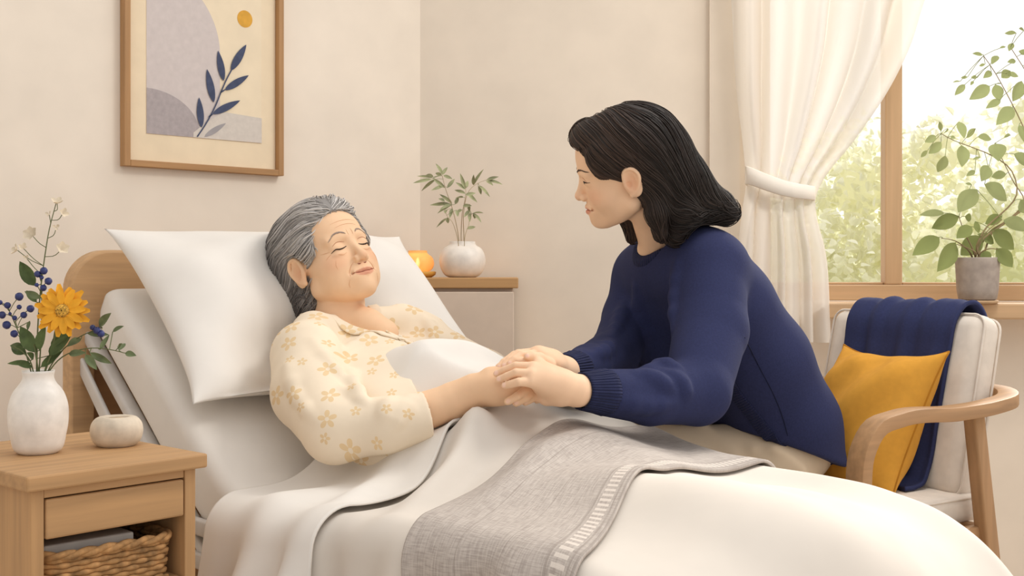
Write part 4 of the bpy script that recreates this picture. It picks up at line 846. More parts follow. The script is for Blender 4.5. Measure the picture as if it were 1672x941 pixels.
bp = t.new('ShaderNodeBump'); bp.inputs['Strength'].default_value = .35; bp.inputs['Distance'].default_value = .003; t.link(t.math('ADD', t.math('MULTIPLY', wv, .4), t.math('ADD', pat, t.math('MULTIPLY', lines, -1))), bp.inputs['Height']); t.link(bp.outputs[0], t.b.inputs['Normal'])
t1_ = curve([-.9, -.42, -.38, -.2, 0, .3, .4, .7], [.90, .86, .838, .755, .672, .605, .59, .56]); t2_ = curve([-.9, -.42, -.38, -.1, .1, .38, .7], [1.20, 1.165, 1.149, .994, .912, .873, .85])
cloth_obj('throw_blanket', t1_, t2_, -.80, .66, .012, m, 'grey woven throw with an open-work border laid across the duvet', 'throw blanket', 130, 170, .006, seed=.4)
# ================================================================== people
M_skin_o = mat('skin_elder', (255, 255, 255), .62, .015, 60, attr='Col', spec=.25, sss=.06)
M_skin_v = mat('skin_visitor', (255, 255, 255), .58, .012, 60, attr='Col', spec=.25, sss=.06)
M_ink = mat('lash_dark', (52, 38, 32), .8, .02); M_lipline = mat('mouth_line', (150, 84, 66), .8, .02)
def head(S, F, old=True):
    s = F.s
    sph = lambda c, r, k, sub=False: S.sph(F(c), r * s, k * s, sub)
    cap = lambda a, b, ra, rb, k, sub=False: S.cap(F(a), F(b), ra * s, rb * s, k * s, sub)
    def ell(c, r, k, sub=False, tilt=None):
        R = F.R if tilt is None else F.R @ rotm(*tilt); S.ell(F(c), A(r) * s, R, k * s, sub)
    ell((-.012, 0, .032), (.098, .078, .086), .02)
    ell((.030, 0, -.026), (.060, .066, .078), .035)
    ell((.046, 0, .046), (.046, .060, .046), .03)
    for y in (1, -1):
        sph((.050, .037 * y, -.036), .031 if old else .029, .022)                    # cheekbone
        cap((.004, .054 * y, -.058), (.062, .014 * y, -.092), .021, .018, .022)      # jaw
        if old: sph((.048, .040 * y, -.066), .021, .022)                             # soft jowl
    sph((.077, 0, -.093), .0165, .016)
    ell((.073, 0, -.064), (.0225, .034, .026), .016)
    for y in (1, -1):
        ell((.106, .033 * y, .004), (.018, .021, .0115), .014, True)                 # socket
        ell((.0745, .0325 * y, .0), (.0150, .0185, .0125), .004)                     # lid
        if old: ell((.0795, .034 * y, -.0155), (.010, .015, .005), .006)             # pouch
        cap((.090, .012 * y, .018), (.078, .048 * y, .017), .006, .005, .014)        # brow
    cap((.086, 0, .010), (.1045, 0, -.030), .0062, .0078, .012)
    sph((.1055, 0, -.0345), .0098, .006)
    for y in (1, -1):
        sph((.0965, .0125 * y, -.0375), .0078, .005)
        sph((.1005, .0062 * y, -.0462), .0028, .003, True)
    # lips
    for y in (1, -1):
        cap((.082, .026 * y, -.0635), (.0950, .004 * y, -.0604), .0022, (.0036 if old else .0046), .004)
        cap((.082, .024 * y, -.0650), (.0940, 0, -.0710), .0022, (.0042 if old else .0054), .004)
        cap((.0845, .027 * y, -.0632), (.0955, .010 * y, -.0655), .0012, .0016, .003, True)
    cap((.0965, .010, -.0655), (.0965, -.010, -.0655), .0016, .0016, .003, True)
    for y in (1, -1):
        sph((.0845, .0295 * y, -.0625), .0025, .004, True)
    if old:
        for y in (1, -1):
            cap((.0965, .0195 * y, -.038), (.0855, .0335 * y, -.060), .0030, .0028, .006, True)   # smile fold
    else:
        for y in (1, -1): cap((.094, .018 * y, -.043), (.083, .031 * y, -.060), .0005, .0004, .006, True)
    # ears
    for y in (1, -1):
        tl = ((0, 1, 0), .18); ell((-.006, .082 * y, -.008), (.0190, .0085, .033), .006, False, tl)
        c = [(.004, .082 * y, -.004), (.010, .083 * y, .008), (.004, .087 * y, .021), (-.010, .090 * y, .021), (-.021, .0905 * y, .006), (-.019, .089 * y, -.012), (-.011, .086 * y, -.026), (-.001, .082 * y, -.034)]
        S.chain([F(q) for q in smooth_path(c, 20)], list(curve([0, .5, .85, 1], [.0028 * s, .0036 * s, .0038 * s, .0058 * s])(np.linspace(0, 1, 20))), .002 * s); S.chain([F(q) for q in smooth_path([(-.001, .087 * y, .012), (-.010, .0905 * y, .006), (-.011, .089 * y, -.008), (-.005, .086 * y, -.020)], 8)], [.0022 * s] * 8, .002 * s)
        ell((-.003, .0905 * y, -.004), (.0115, .0085, .0200), .003, True, tl); sph((.001, .084 * y, -.011), .0055, .003, True)
        sph((.006, .081 * y, -.014), .0042, .004)
def face_colors(V, F, base, old, extra=None):
    q = F.inv(V); n = len(V); C = np.tile(A(lin(base)[:3]), (n, 1))
    def put(w, rgb): 
        w = w[:, None]; C[:] = C * (1 - w) + A(lin(rgb)[:3]) * w
    bl = lambda c, r: np.exp(-(((q - A(c)) / A(r)) ** 2).sum(1) ** 1.5)
    front = (q[:, 0] > .05)
    for y in (1, -1): put(.34 * bl((.065, .045 * y, -.030), (.03, .024, .02)), (222, 140, 104))
    put(.2 * bl((.11, 0, -.036), (.014, .012, .012)), (224, 146, 112))
    lipz = np.abs(q[:, 2] + .0655 - .0020 * (np.abs(q[:, 1]) / .026) ** 2) / np.where(q[:, 2] > -.0655, .0072, .0108); lipy = np.abs(q[:, 1]) / .027
    lw = sstep(1.0, .78, np.sqrt(lipz ** 2 + lipy ** 2)) * (q[:, 0] > .07); put(.7 * lw, (208, 132, 108) if old else (214, 126, 106))
    for y in (1, -1): put(.35 * bl((-.004, .086 * y, -.012), (.014, .01, .02)), (212, 138, 100))
    return C
def fpts(S, F, pts, off=.0006):                            # project face curve (y,z) from the front
    o = A([F((.16, y, z)) for y, z in pts]); return S.snap(S.cast(o, -F.R[:, 0]), off, 3)
def brow(S, F, side, pts, rgbm, nm, parent, n=34, ln=.0075, seed=1, spread=.0028):
    rg = np.random.default_rng(seed); c = smooth_path(pts, n); G = []
    T = np.gradient(c, axis=0); T /= np.linalg.norm(T, axis=1, keepdims=True)
    st = []
    for k in range(n):
        for j in range(2):
            y, z = c[k] + A([0, rg.uniform(-1, 1) * spread * (1 - .6 * k / n)]); d = T[k] * ln + A([0, .0022 * (1 - 1.6 * k / n)]) ; st.append([(y, z), (y + d[0] * .5, z + d[1] * .5 + .0003), (y + d[0], z + d[1])])
    pp = fpts(S, F, [p_ for q_ in st for p_ in q_], .0005).reshape(-1, 3, 3)
    for q_ in pp: G.append(tube(q_, [.0005, .00055, .0002], 5))
    return obj(nm, join(*G), rgbm, parent)
def strands(S, starts, flow, n, step, off, rad, wob=0.0, seed=0, taper=.25, lift=None):
    """grow locks over the surface of hair volume S; flow(P, i) gives wished direction"""
    rg = np.random.default_rng(seed); p = S.snap(A(starts), 0, 4); N = len(p); offs = off[0] + (off[1] - off[0]) * rg.uniform(0, 1, N); out = [p.copy()]; ph = rg.uniform(0, 6.28, N)
    d_prev = None; e, g = S.evg(p)
    for i in range(n):
        w = flow(p, i); side = np.cross(g, w); w = w + side * (wob * np.sin(ph + i * .55))[:, None]
        w = w - g * (w * g).sum(1)[:, None]; w /= np.linalg.norm(w, axis=1, keepdims=True) + 1e-9
        if d_prev is not None: w = w * .55 + d_prev * .45; w /= np.linalg.norm(w, axis=1, keepdims=True) + 1e-9
        d_prev = w; p = p + w * step; e, g = S.evg(p); p = p - g * np.clip(e - offs, -.02, .02)[:, None]; out.append(p.copy())
    return np.stack(out, 1)
M_hair = mat('hair_strands', (255, 255, 255), .6, .03, 60, attr='Col', spec=.35)

# ------------------------------------------------------------------ the woman in bed
FO = head_frame(-.82, .44, .20, 538, 428, 2.47, 1.0)
SKO = (238, 199, 162)
def wristhand_old(S):
    # forearm and back of her right hand
    S.chain([B(.40, -.225, .712), B(.46, -.135, .735), P(745, 653, 2.09), P(775, 639, 2.085)], [.040, .038, .0315, .0265], .02)
    S.chain([P(775, 638, 2.085), P(805, 634, 2.075), P(838, 631, 2.07)], [.0265, .029, .029], .02)
    S.ell(P(815, 634, 2.075), (.042, .026, .026), axes((.97, -.1, .05), (.1, .97, .2), (0, -.2, 1)), .015)
    S.chain([P(800, 612, 2.08), P(835, 606, 2.08), P(862, 610, 2.08)], [.013, .011, .0095], .012)          # thumb side, under the visitor's palm
    for i, (m, p_, d_, t_) in enumerate([((842, 634), (864, 634), (845, 647), (829, 656)), ((848, 631), (879, 633), (859, 650), (842.5, 658.5)), ((852, 629), (892, 634), (873, 649), (858, 657)), ((856, 628), (901, 638), (888, 648), (877, 653.5))]):
        dd = 2.036 + .012 * i; S.chain([P(*m, dd + .022), P(*p_, dd + .012), P(*d_, dd - .006), P(*t_, dd - .008)], [.0092, .0080, .0076, .0066], .0015)
def body_old():
    S = Body(); head(S, FO, True)
    nb_ = B(.10, .015, .83); S.chain([FO((-.030, 0, -.045)), FO((-.026, 0, -.085)), B(.070, .005, .908), nb_], [.048, .046, .046, .045], .016)
    for y in (1, -1): S.cap(FO((-.012, .040 * y, -.06)), B(.135, .02 + .022 * y, .850), .010, .009, .022)      # neck cords
    S.chain([B(.13, .02, .805), B(.22, 0, .770), B(.34, .0, .735), B(.46, .03, .68)], [.065, .085, .085, .07], .04)
    for (u0, v0, z0), (u1, v1, z1) in (((.12, -.05, .79), (.20, -.15, .80)), ((.10, .07, .79), (.08, .19, .80))): S.cap(B(u0, v0, z0), B(u1, v1, z1), .05, .045, .04)
    S.chain([B(.20, -.155, .805), B(.31, -.215, .775), B(.415, -.235, .712)], [.05, .047, .040], .03)          # near arm
    S.chain([B(.08, .20, .80), B(.24, .26, .77), B(.36, .24, .73), B(.46, .12, .75)], [.05, .044, .036, .03], .03)   # far arm under the sheet
    for v in (-.085, .085): S.chain([B(.47, v * .4 + .03, .66), B(.80, v * .6 + .02, .61), B(1.17, v * .6 + .02, .605)], [.055, .042, .03], .03); S.chain([B(1.17, v * .7, .605), B(1.18, v * .7, .63)], [.028, .02], .02)
    S.chain([P(572, 520, 2.435), P(600, 532, 2.42), P(626, 546, 2.405)], [.034, .034, .032], .02)
    wristhand_old(S)
    return S
SO = body_old(); vO, fO = SO.mesh(.0024)
def nails(V, C, tips, rgb, r=.0052):
    for c in tips: w = sstep(1.0, .7, np.linalg.norm(V - A(c), axis=1) / r)[:, None]; C[:] = C * (1 - .9 * w) + A(lin(rgb)[:3]) * (.9 * w)
CO = face_colors(vO, FO, SKO, True)
nails(vO, CO, [P(x, y, 2.021 + .012 * i) for i, (x, y) in enumerate(((829, 655.5), (842.5, 658), (858, 656.5), (877, 653)))], (246, 206, 182))
old = obj('person', (vO, fO), M_skin_o, None, loc=B(.47, 0, .60), col=CO)
tag(old, 'grey haired elderly woman in floral pyjamas lying back in bed with eyes closed', 'person')
yR, yL = -1, 1
def lash(S, F, pts, r, name, m, parent, off=.0003):
    q_ = fpts(S, F, smooth_path(pts, 22), off); n = len(q_); rr = curve([0, .3, .7, 1], r)(np.linspace(0, 1, n)); return obj(name, tube(q_, rr, 7), m, parent)
for y in (1, -1):
    lash(SO, FO, [(y * .0165, -.0035), (y * .024, -.0055), (y * .034, -.0065), (y * .044, -.0050), (y * .0505, -.0085)], [.0007, .0013, .0013, .0004], 'eyelash', M_ink, old)
    lash(SO, FO, [(y * .018, .0065), (y * .026, .0088), (y * .037, .0088), (y * .047, .003)], [.0002, .00045, .00045, .0002], 'eyelid_crease', mat('crease_brown', (172, 112, 80), .8, .02), old)
    brow(SO, FO, y, [(y * .013, .0215), (y * .022, .0255), (y * .034, .0262), (y * .046, .019)], mat('brow_grey', (168, 150, 138), .8, .05), 'eyebrow', old, 26, .007, 3, .0014)
lash(SO, FO, [(-.0285, -.0628), (-.018, -.0648), (0, -.0657), (.018, -.0648), (.0285, -.0628)], [.0003, .0009, .0009, .0003], 'mouth_line', M_lipline, old, .0006)
M_wr = mat('wrinkle_skin', (212, 160, 122), .8, .02)
for y in (1, -1):
    for pts, r in (([(.0175, -.041), (.026, -.048), (.033, -.060), (.0345, -.068)], .0006), ([(.051, -.004), (.057, -.003), (.063, -.0005)], .0004), ([(.051, -.010), (.057, -.013), (.063, -.018)], .0004), ([(.022, -.0165), (.032, -.020), (.043, -.0165)], .0004),
                   ([(.0365, -.072), (.039, -.080), (.037, -.088)], .0004), ([(.0055, .016), (.0065, .023), (.0055, .031)], .0004), ([(.050, -.026), (.054, -.036), (.053, -.046)], .0003)):
        lash(SO, FO, [(y * a, b) for a, b in pts], [.0001, r, r, .0001], 'wrinkle', M_wr, old, .0001)
for z, w_ in ((.040, .028), (.050, .034)): lash(SO, FO, [(-w_, z - .001), (-w_ * .4, z + .0015), (w_ * .4, z + .001), (w_, z - .002)], [.0001, .0004, .0004, .0001], 'wrinkle', M_wr, old, .0001)
lash(SO, FO, [(-.012, -.0468), (-.0085, -.0482), (-.004, -.0478)], [.0004, .0011, .0011, .0004], 'nostril_shadow', M_lipline, old, 0); lash(SO, FO, [(.012, -.0468), (.0085, -.0482), (.004, -.0478)], [.0004, .0011, .0011, .0004], 'nostril_shadow', M_lipline, old, 0)  # dark tubes paint the shadow of the nostrils
# hair
def hairvol_old():
    S = Body(); s = FO.s; e = lambda c, r, k, sub=False: S.ell(FO(c), A(r) * s, FO.R, k, sub)
    e((-.026, 0, .046), (.112, .098, .092), .02); e((-.086, 0, .0), (.086, .092, .094), .03); e((-.062, 0, -.066), (.056, .068, .054), .03); e((.040, 0, .088), (.045, .062, .036), .03)
    for y in (1, -1): e((.02, .066 * y, .012), (.036, .022, .05), .02)
    e((.102, 0, -.012), (.064, .112, .086), .010, True); e((.076, 0, .04), (.032, .050, .038), .010, True)
    for y in (1, -1): e((.002, .102 * y, -.018), (.036, .037, .052), .006, True); e((.032, .090 * y, -.038), (.034, .034, .040), .008, True); e((.052, .085 * y, -.03), (.030, .04, .038), .01, True)
    e((.06, 0, -.12), (.085, .12, .072), .01, True)
    return S
HO = hairvol_old(); hv, hf = HO.mesh(.003)
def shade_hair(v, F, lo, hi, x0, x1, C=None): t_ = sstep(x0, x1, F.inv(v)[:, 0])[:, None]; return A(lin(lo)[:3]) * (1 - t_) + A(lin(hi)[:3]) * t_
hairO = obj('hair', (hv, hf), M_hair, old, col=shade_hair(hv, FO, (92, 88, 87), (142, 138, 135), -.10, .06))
def lock_mesh(name, paths, rad, F, lo, hi, x0, x1, parent, seed=0, seg=5, jit=.13):
    rg = np.random.default_rng(seed); V, C, Fc, nb = [], [], [], 0
    for q_ in paths:
        n = len(q_); t = np.linspace(0, 1, n); r = rad * rg.uniform(.55, 1.3) * np.maximum(np.sin(np.pi * (.10 + .86 * t)) ** .6, .15)
        v, f = tube(q_, r, seg, True); V.append(v); Fc += [tuple(int(i) + nb for i in x) for x in f]; nb += len(v)
        k = 1 + rg.normal() * jit; C.append(np.clip(shade_hair(v, F, lo, hi, x0, x1) * k * k, 0, .9))
    return obj(name, (np.concatenate(V), Fc), M_hair, parent, col=np.concatenate(C))
rg = np.random.default_rng(21); dsk = SO.ev(hv); qv = FO.inv(hv)
edge = hv[(np.abs(dsk) < .007) & (qv[:, 0] > -.01) & (qv[:, 2] > -.05)]; st = edge[rg.choice(len(edge), min(620, len(edge)), False)]
def flow_old(p, i):
    q_ = FO.inv(p); side = np.sign(q_[:, 1] + .012)
    w = np.stack([-1.0 + 0 * q_[:, 0], .55 * side * sstep(.02, .09, q_[:, 2]) * sstep(-.06, .06, q_[:, 0]), -.25 - 1.0 * sstep(.0, -.11, q_[:, 0]) + .35 * sstep(.03, .08, q_[:, 0])], 1)
    w[:, 2] += .25 * np.sin(q_[:, 0] * 60 + q_[:, 2] * 40); return w @ FO.R.T
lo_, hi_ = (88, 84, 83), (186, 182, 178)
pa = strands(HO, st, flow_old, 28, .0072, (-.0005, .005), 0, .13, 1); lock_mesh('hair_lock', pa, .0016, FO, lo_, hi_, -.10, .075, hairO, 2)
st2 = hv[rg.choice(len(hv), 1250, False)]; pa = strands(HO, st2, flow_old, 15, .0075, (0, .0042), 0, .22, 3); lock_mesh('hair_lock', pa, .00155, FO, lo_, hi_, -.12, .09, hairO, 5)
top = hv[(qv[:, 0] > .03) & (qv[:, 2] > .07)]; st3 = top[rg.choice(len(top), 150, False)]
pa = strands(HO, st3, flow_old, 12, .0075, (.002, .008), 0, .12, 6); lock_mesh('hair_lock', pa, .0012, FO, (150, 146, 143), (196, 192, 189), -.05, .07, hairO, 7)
nap = hv[(qv[:, 2] < -.03) & (qv[:, 0] < -.01)]; st4 = nap[rg.choice(len(nap), 220, False)]
def flow_curl(p, i): w = flow_old(p, i); q_ = FO.inv(p); return w + (np.stack([np.cos(i * .8 + q_[:, 1] * 90), 0 * q_[:, 0], np.sin(i * .8 + q_[:, 1] * 90)], 1) * 1.1) @ FO.R.T
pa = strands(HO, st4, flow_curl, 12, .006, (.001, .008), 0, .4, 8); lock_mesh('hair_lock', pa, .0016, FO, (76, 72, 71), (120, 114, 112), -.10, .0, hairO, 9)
# ---- her pyjama top
m = mat('pyjama_floral', (240, 224, 200), .92, .015, 10); t = NT(m); M_paj = m
uvn = t.new('ShaderNodeUVMap'); uvn.uv_map = 'UVMap'; sc1 = t.new('ShaderNodeVectorMath', operation='SCALE'); sc1.inputs['Scale'].default_value = 1 / .052; t.link(uvn.outputs[0], sc1.inputs[0])
vo = t.new('ShaderNodeTexVoronoi', voronoi_dimensions='2D'); vo.inputs['Scale'].default_value = 1; vo.inputs['Randomness'].default_value = .62; t.link(sc1.outputs[0], vo.inputs['Vector'])
sb_ = t.new('ShaderNodeVectorMath', operation='SUBTRACT'); t.link(sc1.outputs[0], sb_.inputs[0]); t.link(vo.outputs['Position'], sb_.inputs[1]); sx = t.new('ShaderNodeSeparateXYZ'); t.link(sb_.outputs[0], sx.inputs[0])
cs = t.new('ShaderNodeSeparateColor'); t.link(vo.outputs['Color'], cs.inputs[0])
ang = t.math('ADD', t.math('ARCTAN2', sx.outputs[1], sx.outputs[0]), t.math('MULTIPLY', cs.outputs[0], 6.28)); rr_ = vo.outputs['Distance']
pet = t.math('POWER', t.math('ABSOLUTE', t.math('COSINE', t.math('MULTIPLY', ang, 2.5))), .75); size = t.math('ADD', .17, t.math('MULTIPLY', t.math('GREATER_THAN', cs.outputs[1], .35), .13))
inside = t.math('LESS_THAN', rr_, t.math('MULTIPLY', size, t.math('ADD', .12, pet))); mask = t.math('MULTIPLY', t.math('MULTIPLY', inside, t.math('GREATER_THAN', rr_, t.math('MULTIPLY', size, .24))), .72)
oldc = t.b.inputs['Base Color'].links[0].from_socket; t.link(t.mix(mask, oldc, lin((226, 194, 142))), t.b.inputs['Base Color'])
def cloth_uv(V):                                          # cloth laid flat over the front of the body
    n_ = unit([-.12, -.92, .38]); e1_ = unit(np.cross(n_, [0, 0, 1.])); e2_ = np.cross(n_, e1_); return np.c_[V @ e1_, V @ e2_]
sl_p = [P(501, 584, 2.235), P(506, 642, 2.15), P(548, 703, 2.05), P(625, 695, 2.045), P(712, 675, 2.075)]; sl_r = [.068, .070, .058, .048, .043]
def pyjama():
    S = Body()
    S.chain([B(.11, .02, .785), B(.20, .01, .768), B(.32, 0, .742), B(.44, 0, .70)], [.092, .104, .106, .108], .03)
    S.chain([B(.19, -.09, .772), B(.40, -.10, .70)], [.085, .09], .05); S.chain([B(.15, .12, .785), B(.38, .12, .72)], [.080, .085], .05)
    S.chain([P(548, 548, 2.40), P(512, 545, 2.35), P(500, 578, 2.245)], [.040, .042, .06], .03); S.chain([P(503, 532, 2.42), P(560, 549, 2.395), P(618, 566, 2.375)], [.026, .030, .030], .025); S.chain([P(612, 522, 2.50), P(655, 526, 2.56), P(690, 552, 2.60)], [.028, .036, .055], .03)
    S.chain(sl_p, sl_r, .02)
    S.chain([B(.08, .20, .845), B(.24, .27, .77), B(.36, .25, .735)], [.066, .06, .052], .03)
    # folds running into the bend of the elbow and from the armpit
    rdg = [[(512, 560), (545, 605), (585, 650)], [(560, 640), (580, 652), (598, 662)], [(600, 640), (612, 655), (618, 672)], [(640, 655), (632, 668), (622, 690)], [(560, 600), (580, 630), (592, 652)], [(470, 600), (485, 650), (520, 690)], [(668, 655), (655, 675), (640, 700)], [(540, 560), (565, 590), (588, 640)], [(610, 545), (590, 560), (560, 575)], [(690, 520), (705, 540), (712, 565)], [(668, 512), (690, 545), (700, 570)]]
    for r_ in rdg:
        q_ = []
        for x, y in smooth_path(r_, 5):
            c = S.cast(A([[0, 0, EYE]]), P(x, y, 1) - A([0, 0, EYE]))
            if S.ev(c)[0] < .01 and c[0][1] < 3: q_.append(c[0] + A([0, .0075, -.001]))
        if len(q_) == 5 and np.linalg.norm(np.diff(A(q_), axis=0), axis=1).max() < .075: S.chain(q_, [.003, .0095, .0105, .0095, .003], .022)
    ax = unit(sl_p[-1] - sl_p[-2] + A([.01, 0, .004])); cp = P(698, 678, 2.068)
    S.slab(lambda Q: np.maximum(-((Q - cp) @ ax), np.linalg.norm(Q - cp, axis=-1) - .10), cp, .10, .004, True)
    S.chain([cp - ax * .045 + A([0, 0, .0]), cp + ax * .08], [.0335, .036], .003, True)
    # neck opening and the V below it
    S.chain([FO((-.026, 0, -.06)), P(545, 484, 2.46), P(580, 503, 2.435)], [.050, .050, .036], .006, True)
    S.chain([P(580, 500, 2.42), P(586, 502, 2.40), P(605, 517, 2.37), P(622, 531, 2.352), P(640, 545, 2.342)], [.045, .045, .031, .018, .004], .005, True)
    return S
SP = pyjama(); vP, fP = SP.mesh(.0039)
paj = obj('pyjama_top', (vP, fP), M_paj, old, uv=cloth_uv(vP))
def onsurf(S, pts, n, off=.002):
    q_ = smooth_path(pts, n); o = np.tile(A([[0, 0, EYE]]), (n, 1)); out = []
    for x, y in q_:
        c = S.cast(A([[0, 0, EYE]]), P(x, y, 1) - A([0, 0, EYE]))[0]; out.append(c)
    return A(out)
def ribbon(S, path, w, th, m, name, parent, uv=True, off=.0022):
    g = S.grad(path); p_ = path + g * off; t_ = np.gradient(p_, axis=0); t_ /= np.linalg.norm(t_, axis=1, keepdims=True); b_ = np.cross(t_, g); V, U = [], []; pr = rrect(w, th, th * .45, 2); L = np.r_[0, np.cumsum(np.linalg.norm(np.diff(p_, axis=0), axis=1))]
    for i in range(len(p_)):
        for a, b in pr: V.append(p_[i] + b_[i] * a + g[i] * b); U.append((L[i] + .3, a + .11))
    f = [tuple(q_) for q_ in grid_faces(len(p_), len(pr), False, True)] + [tuple(range(len(pr)))[::-1], tuple(range((len(p_) - 1) * len(pr), len(p_) * len(pr)))]
    return obj(name, (A(V), f), m, parent, uv=A(U) if m is not M_paj else cloth_uv(A(V)))
def snapc(S, pts, n): return S.snap(smooth_path(A([P(*q_) for q_ in pts]), n), 0, 8)
cb_l = snapc(SP, [(492, 508, 2.45), (506, 517, 2.40), (542, 530, 2.37), (584, 542, 2.355), (618, 551, 2.345), (648, 561, 2.34)], 34)
cb_r = snapc(SP, [(606, 488, 2.50), (618, 494, 2.46), (634, 506, 2.42), (645, 524, 2.38), (651, 542, 2.35), (656, 562, 2.34)], 28)
def sm(p_, k=3):
    for _ in range(k): p_[1:-1] = (p_[:-2] + 2 * p_[1:-1] + p_[2:]) / 4
    return p_
ribbon(SP, sm(cb_l, 6), .022, .004, M_paj, 'collar_band', paj); ribbon(SP, sm(cb_r, 6), .022, .004, M_paj, 'collar_band', paj)
pk = snapc(SP, [(652, 552, 2.37), (664, 565, 2.35), (677, 581, 2.33), (692, 600, 2.31)], 18); ribbon(SP, sm(pk, 4), .020, .004, M_paj, 'button_placket', paj)
M_btn = mat('button_shell', (244, 232, 212), .4, .02)
for x, y in ((652, 553), (673, 572)):
    c = SP.snap(A([P(x, y, 2.36)]), 0, 8)[0]; g = SP.grad(c[None])[0]; a_ = unit(np.cross(g, [0, 0, 1.]))
    b = obj('button', lathe([(.0001, .001), (.003, .001), (.0036, .0022), (.0046, .0022), (.0049, .001), (.0046, -.001)], c + g * .0045, 20, axes(a_, np.cross(g, a_), g)), M_btn, paj)
# ------------------------------------------------------------------ the visitor
FV = head_frame(3.04, -.21, -.33, 1022, 277, 2.45, 1.015)
SKV = (242, 204, 170)
LAT = unit([.33, -.94, 0])                                  # from her far side to her near side
NW = P(940, 638, 2.045); FW_ = P(922, 606, 2.14)             # wrists
def body_vis():
    S = Body(); head(S, FV, False)
    S.chain([FV((-.026, 0, -.04)), FV((-.032, 0, -.085)), P(1082, 408, 2.575), P(1098, 440, 2.60)], [.048, .045, .047, .06], .02)
    S.chain([P(1100, 440, 2.60), P(1140, 510, 2.64), P(1205, 610, 2.69), P(1265, 705, 2.73)], [.075, .09, .09, .10], .05)
    S.chain([P(1100, 440, 2.6), P(1160, 436, 2.46), P(1155, 560, 2.36), P(1130, 657, 2.25), P(1010, 640, 2.12), NW], [.06, .05, .045, .038, .034, .0255], .02)
    S.chain([P(1100, 440, 2.6), P(1050, 445, 2.74), P(1022, 520, 2.66), P(1000, 580, 2.56), P(960, 602, 2.36), P(936, 605, 2.24), FW_], [.06, .046, .040, .034, .026, .024, .0238], .02)
    for k in (0, 1):
        du, dv = -.20 * k, .04 * k
        S.chain([P(1265, 705, 2.73) + A([-.09, .25, 0]) * .5 * k, B(.60 + du, .80 + dv, .56), B(.36 + du, .53 + dv, .565), B(.35 + du, .56 + dv, .30), B(.37 + du, .58 + dv, .09), B(.33 + du, .46 + dv, .045)], [.09, .07, .048, .045, .032, .028], .03)
    # near hand, its back towards us
    kn = [P(877, 593, 2.046), P(870, 600.5, 2.022), P(867.5, 611.5, 2.006), P(866, 624, 2.000)]
    S.chain([NW, P(915, 631, 2.035), P(892, 622, 2.028)], [.0255, .028, .027], .016)
    for i, q_ in enumerate(kn): S.cap(P(918, 630, 2.035), q_, .0215, [.0115, .0112, .0108, .0100][i], .012)
    S.ell(P(900, 628, 2.04), (.036, .020, .027), axes((-.93, 0, .36), (0, 1, 0), (.36, 0, .93)), .012)
    S.chain([P(915, 648, 2.035), P(893, 650, 2.045), P(872, 645, 2.06)], [.017, .013, .010], .010)        # heel of the hand
    S.chain([kn[0], P(846, 591, 2.050), P(834, 596, 2.054), P(826, 600, 2.058)], [.0098, .0080, .0074, .0066], .0015)
    S.chain([kn[1], P(842, 598, 2.024), P(824, 605, 2.030), P(811, 610.5, 2.036)], [.0100, .0078, .0072, .0064], .0015)
    S.chain([kn[2], P(843, 609, 2.004), P(828, 615, 2.011), P(815, 620, 2.020)], [.0098, .0078, .0072, .0064], .0015)
    S.chain([kn[3], P(847, 624, 1.992), P(834, 627.5, 2.000), P(824, 630, 2.010)], [.0090, .0074, .0068, .0060], .0015)
    # far hand, laid over the top
    S.chain([FW_, P(900, 593, 2.115), P(880, 582, 2.09)], [.0245, .0235, .019], .014)
    S.ell(P(893, 588, 2.105), (.036, .026, .017), axes((-.88, -.3, .38), (-.3, .95, 0), (.36, .1, .93)), .012)
    S.chain([P(878, 580, 2.085), P(852, 580, 2.062), P(840, 588, 2.05), P(833, 594, 2.045)], [.0105, .0080, .0074, .0064], .0015)
    S.chain([P(874, 577, 2.10), P(846, 578, 2.082), P(832, 589, 2.068), P(823.5, 597.5, 2.06)], [.0105, .0080, .0074, .0064], .0015)
    S.chain([P(870, 577, 2.118), P(840, 580, 2.10), P(823, 592, 2.086), P(815, 600, 2.078)], [.0100, .0078, .0072, .0062], .0015)
    S.chain([P(868, 580, 2.135), P(838, 584, 2.12), P(822, 594, 2.11), P(814, 599, 2.10)], [.0092, .0072, .0066, .0058], .0015)
    S.chain([P(897, 596, 2.075), P(881, 584, 2.056), P(868, 582, 2.045), P(861.5, 582.5, 2.04)], [.0125, .0090, .0084, .0072], .003)
    return S
SV = body_vis(); vV, fV = SV.mesh(.0022)
CV = face_colors(vV, FV, SKV, False)
nails(vV, CV, [P(810, 609, 2.030), P(814, 618.5, 2.013), P(823, 628.5, 2.003), P(832, 592, 2.037), P(822.5, 595.5, 2.052), P(814, 598, 2.07), P(861, 581, 2.032)], (252, 214, 196), .0054)
vis = obj('person', (vV, fV), M_skin_v, None, loc=A([.62, 2.72, .0]), col=CV)
tag(vis, 'dark haired woman in a navy sweater leaning over to hold hands', 'person')
